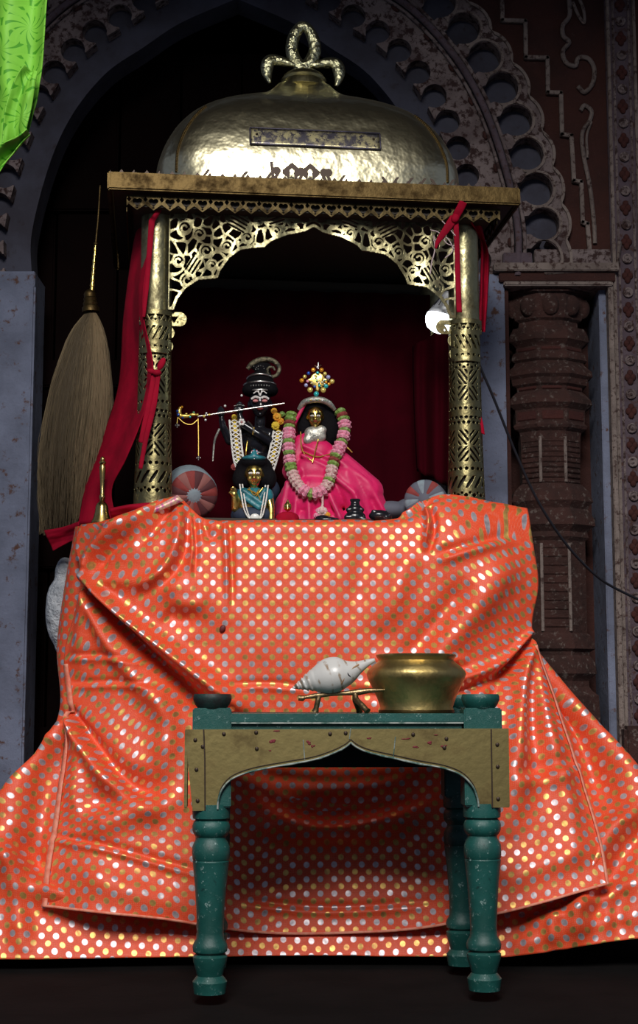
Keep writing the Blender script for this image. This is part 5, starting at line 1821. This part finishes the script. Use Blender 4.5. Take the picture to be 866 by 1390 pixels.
# ---- black flute player
fk = Fig(4.06)
kb = thing('black_statue', fk.p(350, 722), 'black stone statue of a flute player wearing a silver banded turban', 'statue')
kp = head_prims(fk, 353, 548, 15.5, 20)
kp += [fk.e(351, 600, 0, (22, 13, 20)), fk.e(350, 590, 0, (26, 11, 11)), fk.e(350, 628, 0, (17, 12, 20)), fk.e(350, 652, 0, (22, 14, 18)),
       fk.c((342, 655, 0), (344, 695, 3), 11, 8), fk.c((358, 655, 0), (354, 695, 4), 11, 8), fk.c((344, 695, 3), (345, 722, 0), 8, 6), fk.c((354, 695, 4), (352, 722, 2), 8, 6),
       fk.c((374, 588, 0), (373, 604, 12), 9, 7.5), fk.c((373, 603, 12), (352, 590, 20), 7.5, 6.5), fk.c((352, 590, 20), (330, 576, 20), 6.5, 5), fk.c((330, 576, 20), (326, 566, 20), 5, 4.6),
       fk.c((328, 588, 0), (312, 598, 10), 8.5, 7), fk.c((312, 598, 10), (303, 580, 18), 7, 5.2), fk.c((303, 580, 18), (301, 570, 19), 5, 4.5),
       fk.e(350, 722, 0, (34, 20, 5))]
kp += hand(fk, (325, 558, 20), (0.1, -1, 0.15), 5.2) + hand(fk, (300.5, 563, 19), (-0.05, -1, 0.15), 4.6)
blob('body', kp, 0.0032, M['black'], kb)
face_parts(fk, 353, 545, 15.5, 15.8, kb, 'black')
for a in ([(344, 534, 15), (349, 531, 16), (353, 534.5, 16.5), (357, 531, 16), (362, 534, 15)], [(350, 528, 15), (353, 537, 16.5), (356, 528, 15)]):
    fk.tube('forehead_mark', a, 0.9, M['whitepaint'], kb, 4, 5)
fk.ell('nose_mark', 354, 549, 17.0, (1.2, 1, 2.2), M['whitepaint'], kb)
tb = blob('turban', [fk.e(353, 526, -2, (23, 19, 15)), fk.e(339, 530, 2, (11, 14, 9)), fk.e(367, 530, 2, (11, 14, 9)), fk.e(353, 517, -3, (19, 15, 13))], 0.0035, M['black_matte'], kb)
for k, (vv_, ww_) in enumerate(((533, 21), (524, 22.5), (516, 18))):
    pts_ = [(353 + ww_ * math.sin(a), vv_ - 7 * math.cos(a) * (0.6 + 0.3 * k), -2 + (17.5 if k < 2 else 14) * math.cos(a)) for a in np.linspace(-1.35, 1.35, 9)]
    fk.tube('turban_band', pts_, 1.5, M['silver'], kb, 5, 7)
for k in range(16):
    a = -1.2 + 2.4 * k / 15
    fk.ell('turban_bead', 353 + 23 * math.sin(a), 528 - 5 * math.cos(a), -2 + 19 * math.cos(a), (1.3, 1.3, 1.3), M['silver'], kb, None, 6, 5)
cst = fk.tube('crest_plume', [(336, 501, 2), (342, 494, 3), (352, 489, 3), (364, 488, 3), (374, 492, 3), (379, 500, 3), (376, 509, 3), (368, 511, 4), (363, 506, 5), (365, 499, 6), (371, 499, 6), (373, 503, 6)], [3.0, 3.8, 4, 3.8, 3.4, 3.0, 2.8, 2.5, 2.2, 2.0, 1.8, 1.6], M['plume'], kb, 6, 10)
blob('crest_core', [fk.e(354, 497, 0, (15, 4, 8)), fk.e(357, 507, 0, (12, 6, 9))], 0.003, M['black_matte'], kb)
for k in range(10):
    fk.ell('crest_sequin', random.uniform(344, 362), random.uniform(496, 508), 4.4, (0.9, 0.9, 0.9), M['silver'], kb, None, 6, 5)
# dress, sash lines and armlets
blob('dress', [fk.e(350, 665, 0, (31, 16, 22)), fk.e(350, 700, 0, (38, 18, 24)), fk.e(350, 640, 0, (22, 14.5, 16))], 0.005, M['blue_dark'], kb)
for u0 in (334, 366):
    fk.tube('gold_trim', [(u0 + 2, 598, 12), (u0, 612, 14), (u0 - 1, 628, 15.5), (u0 - 2, 645, 16)], 1.0, M['goldthread'], kb, 5, 6)
fk.tube('armlet', [(336, 572, 25), (342, 578, 26.5), (346, 588, 27)], 1.2, M['silver'], kb, 4, 6)
fk.tube('armlet', [(343, 590, 26), (345, 580, 27)], 1.0, M['goldthread'], kb, 4, 6)
for k in range(6):
    a = k * PI / 3
    fk.ell('lotus_petal', 328 + 3.2 * math.cos(a), 573 + 3.2 * math.sin(a), 26, (1.9, 0.8, 1.9), M['whitepaint'], kb, None, 8, 6)
fk.ell('lotus_heart', 328, 573, 26.6, (1.2, 1, 1.2), M['pinkpaint'], kb)
fk.ell('earring', 328, 537, 8, (1.8, 1.8, 1.8), M['pearl'], kb, None, 8, 6)
fk.ell('ring_pearl', 305.5, 551, 22, (1.8, 1.8, 1.8), M['pearl'], kb, None, 8, 6)
for k in range(9):
    fk.ell('bangle_bead', 318 + k * 1.7, 551 - 1.3 * math.sin(k / 8 * PI), 25, (0.8, 0.8, 0.8), M['silver'], kb, None, 6, 5)
fk.tube('hanging_tassel', [(298, 582, 18), (292, 596, 17), (290, 610, 16), (289, 626, 16)], [1.8, 1.6, 1.4, 1.0], M['silver_cloth'], kb, 5, 6)

# ---- flute with peacock ornament
fl_ = thing('silver_flute', fk.p(315, 560, 28), 'thin silver flute with jewelled end and dangling chain held by the black statue', 'flute')
fd = 27
fk.tube('flute_pipe', [(268, 565.5, fd), (310, 559, fd), (350, 553, fd), (386, 547.5, fd)], [1.2, 1.3, 1.3, 1.1], M['flute'], fl_, 4, 10)
blob('bird_ornament', [fk.e(250, 565, fd, (9, 2.5, 3.2)), fk.e(243, 560, fd, (3.5, 2.5, 6)), fk.e(245, 554, fd, (3, 2.2, 2.6)), fk.e(262, 563, fd, (6, 2.5, 2.6))], 0.0022, M['goldthread'], fl_)
for (u, v, mt, r) in ((241, 558, 'gem_blue', 2.2), (242, 563, 'gem_blue', 2.4), (247, 552.5, 'gem_orange', 1.8), (253, 562, 'gem_yellow', 1.6), (258, 566, 'gem_teal', 1.5), (263, 560, 'gem_green', 1.6), (268, 563, 'gem_yellow', 1.8), (277, 565, 'gem_yellow', 2), (280, 561, 'gem_clear', 1.6), (284, 563, 'gem_yellow', 1.8), (279, 570, 'gem_clear', 1.8), (248, 567, 'gem_blue', 1.6)):
    fk.ell('jewel', u, v, fd + 2.6, (r, r * 0.7, r), M[mt], fl_, None, 8, 6)
fk.tube('chain', [(241, 566, fd), (250, 574, fd), (260, 576, fd), (268, 570, fd)], 0.7, M['goldthread'], fl_, 6, 5)
fk.tube('chain', [(241, 566, fd), (240.5, 576, fd)], 0.6, M['goldthread'], fl_, 0, 5)
fk.tube('chain', [(269, 568, fd), (269.5, 595, fd), (269.5, 619, fd)], 0.65, M['goldthread'], fl_, 0, 5)
for u, v in ((240.5, 577.5), (269.5, 621.5)):
    for du, dv in ((0, 0), (2.4, 0), (-2.4, 0), (0, 2.4), (0, -2.0)):
        fk.ell('pendant', u + du, v + dv, fd, (1.1, 1.1, 1.1), M['silver'], fl_, None, 6, 5)

# ---- pearl lattice garland on the black statue
pg = thing('pearl_garland', fk.p(350, 600, 16), 'white pearl lattice garland with marigolds hanging on the black statue', 'garland')
for pth in ([(318, 570, 10), (320, 590, 15), (322, 610, 18), (325, 628, 20), (332, 645, 22)], [(378, 585, 12), (375, 602, 17), (370, 622, 20), (364, 640, 22), (356, 655, 23)]):
    cen = np.array(smooth_path(pth, 10))
    n = len(cen)
    fk.tube('flower_core', [tuple(q + np.array([0, 0, -1.5])) for q in cen], 4.2, M['yellow_flower'], pg, 0, 8)
    bm = bmesh.new()
    for s_ in (-1, 1):
        for ph in (0, PI / 2):
            pts_ = [fk.p(cen[i][0] + s_ * 6.5 * math.sin(i * 0.55 + ph), cen[i][1], cen[i][2] + 4.2 + 1.0 * math.cos(i * 0.55 + ph)) for i in range(n)]
            b_tube(bm, pts_, 0.9 * fk.m, 5)
    for s_ in (-1, 1):
        b_tube(bm, [fk.p(cen[i][0] + s_ * 7, cen[i][1], cen[i][2] + 3) for i in range(n)], 1.1 * fk.m, 5)
    bm_obj('pearl_net', bm, M['pearl'], pg)
for (u, v, r, mt, d) in ((376, 566, 6, 'orange_flower', 13), (372, 558, 4.5, 'orange_flower', 12), (381, 572, 5, 'orange_flower', 12), (374, 578, 6, 'yellow_flower', 15), (383, 562, 4, 'green_leaf', 11), (318, 566, 4, 'yellow_flower', 12), (318, 634, 5, 'b_red', 20), (327, 638, 5, 'pale_flower', 22), (322, 628, 5, 'green_leaf', 20), (361, 645, 5, 'orange_flower', 24), (368, 648, 4, 'yellow_flower', 24), (366, 655, 4, 'pale_flower', 24)):
    bm = bmesh.new()
    for k in range(9):
        a = 2 * PI * k / 9
        b_ell(bm, fk.p(u + 0.6 * r * math.cos(a), v + 0.6 * r * math.sin(a), d), (r * 0.42 * fk.m,) * 3, None, 7, 5)
    b_ell(bm, fk.p(u, v, d + 1.5), (r * 0.55 * fk.m,) * 3, None, 8, 6)
    bm_obj('flower', bm, M[mt], pg)

# ---- golden statue in pink robe
fr = Fig(4.00)
rb_ = thing('pink_robed_statue', fr.p(440, 722), 'golden faced statue in a pink satin robe with a jewelled diamond crest', 'statue')
rp_ = head_prims(fr, 428, 566, 11.5, 16) + [fr.e(430, 608, -4, (17, 8, 20)), fr.c((430, 590, -4), (430, 650, -4), 9, 12), fr.c((430, 650, -2), (432, 720, -2), 20, 20)]
blob('body', rp_, 0.0034, M['gold'], rb_)
face_parts(fr, 428, 565, 10.5, 11.8, rb_, 'gold')
fr.ell('forehead_mark', 428, 556.5, 11.6, (1.1, 0.8, 1.6), M['b_red'], rb_)
blob('hair', [fr.e(432, 566, -9, (25, 10, 22)), fr.e(446, 582, -9, (16, 9, 24)), fr.e(413, 580, -9, (10, 8, 18)), fr.e(428, 553, -5, (18, 12, 9))], 0.005, M['black_matte'], rb_)
sp_ = [fr.e(430, 614, 1, (25, 15, 19)), fr.e(416, 598, 1, (9, 9, 12)), fr.e(428, 640, 2, (34, 18, 26)), fr.e(425, 675, 4, (46, 24, 34)), fr.e(430, 710, 4, (54, 26, 22)),
       fr.c((455, 622, 0), (500, 668, 2), 16, 22), fr.c((500, 668, 2), (520, 705, 4), 18, 13), fr.c((470, 650, 4), (500, 712, 8), 22, 18), fr.e(392, 690, 2, (20, 18, 26)),
       fr.c((409, 600, -2), (396, 640, 0), 11, 14)]
for a, b, r in (((452, 620, 16), (500, 655, 20), 4), ((500, 655, 20), (521, 695, 18), 4), ((445, 640, 20), (480, 668, 26), 4), ((480, 668, 26), (497, 706, 26), 4.5), ((440, 655, 22), (462, 704, 30), 4),
                ((412, 605, 14), (446, 622, 15), 3), ((410, 618, 16), (448, 636, 18), 3), ((405, 640, 18), (400, 700, 24), 4), ((418, 655, 22), (420, 706, 28), 4), ((390, 655, 14), (380, 706, 18), 4)):
    sp_.append(fr.c(a, b, r, r))
blob('robe', sp_, 0.0042, M['pink_sari'], rb_, 3)
blob('veil_edge', [fr.c((414, 548, 4), (400, 574, 2), 2.6, 3.2), fr.c((400, 574, 2), (396, 592, 0), 3.2, 3)], 0.003, M['pink_sari'], rb_)
blob('silver_bodice', [fr.e(428, 590, 9, (16, 6, 11), Matrix.Rotation(0.35, 4, 'Y')), fr.e(418, 597, 10, (7, 5, 7)), fr.e(436, 584, 9, (8, 5, 7))], 0.003, M['silver_cloth'], rb_)
for pth in ([(432, 596, 17), (428, 612, 19), (424, 628, 21)], [(408, 586, 12), (409, 604, 14), (414, 618, 17), (424, 626, 20)], [(470, 606, 8), (478, 614, 9)], [(409, 612, 15), (430, 620, 18), (450, 616, 15)]):
    fr.tube('gold_chain', pth, 0.9, M['goldthread'], rb_, 6, 6)
# crown band
fr.tube('crown_band', [(406, 556, 2), (412, 547, 7), (420, 543.5, 10), (430, 542.5, 11), (440, 544, 10), (448, 549, 6), (454, 556, 1)], [3.2, 4, 4.4, 4.4, 4.4, 4, 2.8], M['silver_cloth'], rb_, 6, 10)
for k in range(13):
    a = -1.15 + 2.3 * k / 12
    fr.ell('crown_stone', 430 + 21 * math.sin(a), 547.5 - 4.5 * math.cos(a), 15.0 * math.cos(a) ** 0.8 if math.cos(a) > 0 else 0, (1.2, 1.2, 1.2), M[('gem_green', 'gem_yellow', 'gem_clear')[k % 3]], rb_, None, 6, 5)
cr_ = blob('crest_plate', [fr.e(431, 516, 6, (12, 1.6, 12), Matrix.Rotation(PI / 4, 4, 'Y')), fr.e(431, 516, 6, (17, 1.4, 5)), fr.e(431, 518, 6, (5, 1.4, 17))], 0.0024, M['gold'], rb_, 2)
for (a, b, mt, r) in ((305, 105, 'gem_orange', 3.2), (402, 105, 'gem_orange', 3.0), (355, 72, 'gem_clear', 1.8), (355, 140, 'gem_teal', 2.4), (250, 145, 'gem_blue', 2.6), (442, 150, 'gem_yellow', 2.8), (205, 185, 'gem_yellow', 2.8), (480, 190, 'gem_lilac', 3.2), (170, 230, 'gem_orange', 3.3), (526, 240, 'gem_yellow', 3.5), (238, 238, 'pink_flower', 2), (455, 250, 'gem_orange', 2), (220, 285, 'gem_lilac', 2.8), (455, 296, 'gem_teal', 3.2), (268, 340, 'gem_yellow', 4.0), (422, 342, 'gem_yellow', 4.0), (340, 388, 'gem_teal', 3.8), (322, 302, 'gem_blue', 2), (376, 290, 'gem_teal', 2), (490, 272, 'gem_orange', 2.4)):
    g_ = fr.ell('crest_gem', 390 + a / 8.66, 490 + b / 8.66, 8.6, (r, r * 0.6, r), M[mt], rb_, None, 10, 7)
for k in range(34):
    a, b = random.uniform(-11, 11), random.uniform(-11, 11)
    if abs(a) + abs(b) < 13:
        fr.ell('crest_bead', 431 + a, 518 + b, 8.4, (1.3, 1.0, 1.3), M[random.choice(('gem_green', 'gem_yellow', 'goldthread', 'gem_clear', 'gem_yellow'))], rb_, None, 6, 5)
fr.tube('crest_spike', [(427, 496, 7), (431, 498, 7), (436, 495.5, 7)], 1.0, M['silver'], rb_, 4, 6)
fr.tube('crest_spike', [(432, 501, 7), (432, 492, 7)], [1.2, 0.3], M['silver'], rb_, 0, 6)
# garland of flower discs
gl = thing('flower_garland', fr.p(425, 676, 26), 'thick garland of pink, green and pale flowers round the pink robed statue', 'garland')


def flower_mesh(name, r, h, mat, seed):
    rn = random.Random(seed)
    bm = bmesh.new()
    n = 18
    rows = []
    for (k, z) in ((0.0, -0.35), (0.75, -0.5), (1.0, -0.15), (1.02, 0.15), (0.75, 0.5), (0.0, 0.35)):
        if k == 0.0: rows.append([bm.verts.new((0, 0, z * h))])
        else: rows.append([bm.verts.new((k * r * (1 + 0.10 * (j % 2) + rn.uniform(-.06, .06)) * math.cos(2 * PI * j / n), k * r * (1 + 0.10 * (j % 2) + rn.uniform(-.06, .06)) * math.sin(2 * PI * j / n), z * h + rn.uniform(-.1, .1) * h)) for j in range(n)])
    for j in range(n):
        bm.faces.new((rows[0][0], rows[1][(j + 1) % n], rows[1][j])); bm.faces.new((rows[-1][0], rows[-2][j], rows[-2][(j + 1) % n]))
    for i in range(1, len(rows) - 2):
        for j in range(n): bm.faces.new((rows[i][j], rows[i][(j + 1) % n], rows[i + 1][(j + 1) % n], rows[i + 1][j]))
    me = bpy.data.meshes.new(name); bmesh.ops.recalc_face_normals(bm, faces=bm.faces); bm.to_mesh(me); bm.free()
    me.materials.append(mat)
    return me


fm = {k: [flower_mesh('flower', 8.6 * fr.m, 6.4 * fr.m, M[k], i) for i in range(3)] for k in ('pink_flower', 'green_leaf', 'pale_flower', 'b_red')}
gp = smooth_path([(396, 560, 2), (393, 578, 6), (392, 600, 14), (393, 622, 20), (396, 640, 24), (403, 656, 28), (413, 667, 31), (425, 671, 32), (438, 666, 31), (447, 652, 28), (451, 634, 24), (457, 616, 20), (464, 600, 15), (468, 582, 9), (466, 568, 5), (461, 558, 1)], 12)
gw = [fr.p(*q) for q in gp]
cum = [0]
for a, b in zip(gw[:-1], gw[1:]): cum.append(cum[-1] + (b - a).length)
order = ['green_leaf', 'green_leaf', 'b_red', 'green_leaf', 'pink_flower', 'pink_flower', 'pink_flower', 'green_leaf', 'pink_flower', 'pink_flower', 'green_leaf', 'pink_flower', 'pink_flower', 'green_leaf', 'green_leaf', 'pale_flower', 'pale_flower', 'pale_flower', 'pale_flower', 'pale_flower', 'pink_flower', 'pink_flower', 'green_leaf', 'pink_flower', 'pink_flower', 'pink_flower', 'pale_flower', 'pale_flower', 'green_leaf', 'pale_flower', 'pale_flower', 'pale_flower', 'green_leaf', 'b_red', 'green_leaf', 'pink_flower', 'pink_flower', 'pink_flower', 'green_leaf', 'pink_flower', 'pink_flower', 'green_leaf', 'pink_flower', 'pink_flower', 'green_leaf', 'b_red', 'green_leaf']
for k, kind in enumerate(order):
    s = cum[-1] * (k + 0.5) / len(order)
    i = min(int(np.searchsorted(cum, s)), len(gw) - 1)
    p = gw[i]; tv = (gw[min(i + 1, len(gw) - 1)] - gw[max(i - 1, 0)]).normalized()
    o = bpy.data.objects.new('flower', fm[kind][k % 3]); C.objects.link(o)
    o.parent = gl; o.location = p - gl.location
    o.rotation_euler = tv.to_track_quat('Z', 'Y').to_euler()
    sc_ = 1.0 if kind == 'pink_flower' else 0.9
    o.scale = (sc_, sc_, 1.0)
fr.tube('tassel', [(437, 672, 33), (438, 682, 34), (437, 690, 34)], [2.2, 1.5, 2.0], M['pale_flower'], gl, 4, 8)
for k, (u, v, r, mt) in enumerate(((437, 694, 8, 'pale_flower'), (430, 700, 5, 'pink_flower'), (444, 699, 5, 'orange_flower'), (437, 703, 6, 'green_leaf'), (432, 693, 4, 'pink_flower'))):
    bm = bmesh.new()
    for q in range(10):
        a = q * PI / 5
        b_ell(bm, fr.p(u + 0.62 * r * math.cos(a), v + 0.5 * r * math.sin(a), 36), (r * 0.36 * fr.m,) * 3, None, 7, 5)
    b_ell(bm, fr.p(u, v, 37), (r * 0.55 * fr.m,) * 3, None, 8, 6)
    bm_obj('tassel_flower', bm, M[mt], gl)

# ---- golden child statue in teal
fc_ = Fig(3.87)
cb = thing('golden_child_statue', fc_.p(345, 716), 'small golden crawling child statue in a teal tunic with pearl necklaces', 'statue')
cp_ = head_prims(fc_, 345, 645, 13, 15.5) + [fc_.e(345, 688, -2, (20, 13, 18)), fc_.e(345, 705, -4, (26, 16, 12)),
      fc_.c((327, 672, 0), (319, 690, 4), 7, 5.5), fc_.c((319, 690, 4), (318, 676, 8), 5.5, 4), fc_.c((364, 672, 0), (368, 690, 6), 7, 5.2), fc_.c((368, 690, 6), (368, 710, 9), 5.2, 4.6)]
cp_ += hand(fc_, (317.5, 671, 9), (-0.1, -1, 0.2), 4.4) + hand(fc_, (368, 710, 10), (0, 0.6, 1), 4.2)
blob('body', cp_, 0.0028, M['gold'], cb)
face_parts(fc_, 345, 643, 12, 13.6, cb, 'gold')
blob('hair', [fc_.e(345, 640, -9, (27, 13, 26)), fc_.e(345, 628, -2, (19, 13, 9)), fc_.e(325, 650, -7, (10, 10, 15)), fc_.e(366, 650, -7, (10, 10, 15))], 0.0042, M['black_matte'], cb)
blob('tunic', [fc_.e(345, 676, 1, (21, 13, 15)), fc_.e(330, 672, 1, (9, 10, 11)), fc_.e(362, 674, 1, (10, 10, 12)), fc_.c((330, 666, 12), (356, 684, 15), 4, 4), fc_.c((332, 676, 13), (352, 690, 15), 3.5, 3.5), fc_.c((360, 664, 10), (350, 682, 15), 3.5, 3)], 0.0032, M['teal'], cb)
blob('skirt', [fc_.e(345, 700, 0, (30, 18, 14))], 0.005, M['blue_dark'], cb)
blob('crown', [fc_.e(345, 622, 4, (17, 10, 4.5)), fc_.c((345, 620, 8), (345, 611, 7), 6, 2.4)], 0.0026, M['teal'], cb)
for k in range(22):
    a = random.uniform(-1, 1); b = random.uniform(0, 1)
    fc_.ell('crown_stone', 345 + a * 13 * (1 - 0.75 * b), 624 - 13 * b, 12.5 - 3.5 * abs(a) - 2.0 * b, (1.1, 1.1, 1.1), M[random.choice(('gem_clear', 'silver', 'pinkpaint', 'gem_lilac'))], cb, None, 6, 5)
for pth in ([(338, 662, 13), (345, 672, 16), (352, 664, 13)], [(336, 664, 13), (350, 672, 16), (356, 690, 17)], [(346, 676, 16), (357, 662, 13)]):
    fc_.tube('gold_chain', pth, 0.9, M['goldthread'], cb, 5, 6)
nk_ = thing('pearl_necklace', fc_.p(345, 704, 20), 'long double string of pearls with white pendant on the golden child statue', 'necklace')
for off in (0, 3.6):
    pth = np.array(smooth_path([(325.5 + off, 658, 8), (328 + off, 674, 15), (331 + off, 690, 19), (337 + off * 0.6, 702, 20), (346, 706 - off * 0.4, 21), (355 - off * 0.6, 702, 20), (359 - off, 690, 19), (362 - off, 674, 15), (364 - off, 658, 8)], 12))
    L_ = np.concatenate([[0], np.cumsum(np.linalg.norm(np.diff(pth, axis=0), axis=1))])
    bm = bmesh.new()
    for s_ in np.arange(0, L_[-1], 2.0):
        b_ell(bm, fc_.p(*[np.interp(s_, L_, pth[:, k]) for k in range(3)]), 1.25 * fc_.m, None, 7, 5)
    tag(bm_obj('pearl_string', bm, M['pearl'], nk_), kind='stuff')
fc_.ell('pendant', 346, 702, 21, (6.5, 2, 5), M['pearl'], nk_)

# ---- small offerings in front
fo = Fig(3.82)
o_ = thing('golden_head_idol', fo.p(390, 712), 'tiny golden idol head on a red cloth between child and pink robed statues', 'idol')
blob('idol_head', [fo.e(390.5, 688, 4, (5.6, 5, 6.5)), fo.c((390.5, 684, 4), (390.5, 678, 4), 3.2, 0.7), fo.c((390.5, 686, 8.5), (390.5, 691, 9.5), 0.7, 1.1)], 0.0016, M['gold'], o_, 3)
for s_ in (-1, 1):
    fo.ell('eye', 390.5 + s_ * 2.3, 688, 8.6, (1.2, 0.5, 0.6), M['black_matte'], o_, None, 8, 6)
blob('red_cloth_base', [fo.e(390, 704, 2, (17, 12, 10)), fo.c((382, 698, 8), (378, 712, 12), 3, 3), fo.c((396, 698, 9), (402, 712, 12), 3, 3)], 0.004, M['red_cloth'], o_)
sb_ = thing('black_seated_idol', fo.p(482, 712), 'tiny black stone seated idol with coiled top on a plate at the cloth edge', 'idol')
blob('idol_body', [fo.e(482, 702, 2, (15, 10, 9)), fo.e(482, 692, 2, (11, 8, 8)), fo.e(482, 684, 2, (6.5, 6, 6)), fo.c((470, 702, 8), (494, 704, 8), 3.5, 3.5), fo.c((472, 692, 6), (492, 692, 6), 3, 3), fo.c((477, 679, 2), (487, 679, 2), 2.4, 2.4)], 0.0022, M['black'], sb_, 2)
lathe('plate', [(0.005, 0.0), (0.042, 0.0), (0.052, 0.006), (0.050, 0.008), (0.04, 0.003), (0.004, 0.003)], (fo.p(482, 712).x, fo.Y, Zp(711, fo.Y)), M['silver'], sb_, 28)
r1 = blob('black_offering_stone', [fo.e(515, 700, 2, (15, 10, 8)), fo.e(524, 703, 2, (9, 9, 7)), fo.c((506, 694, 7), (524, 695, 7), 2.5, 2), fo.c((508, 700, 9), (530, 700, 8), 2, 2)], 0.0024, M['black'])
tag(r1, 'lumpy carved black stone lying at the hem of the pink robe', 'stone')
r2_ = blob('black_flat_stone', [fo.e(444, 706, 8, (18, 9, 4.5)), fo.e(438, 703, 8, (10, 7, 4))], 0.0024, M['black'])
tag(r2_, 'flat smooth black stone under the tassel of the flower garland', 'stone')
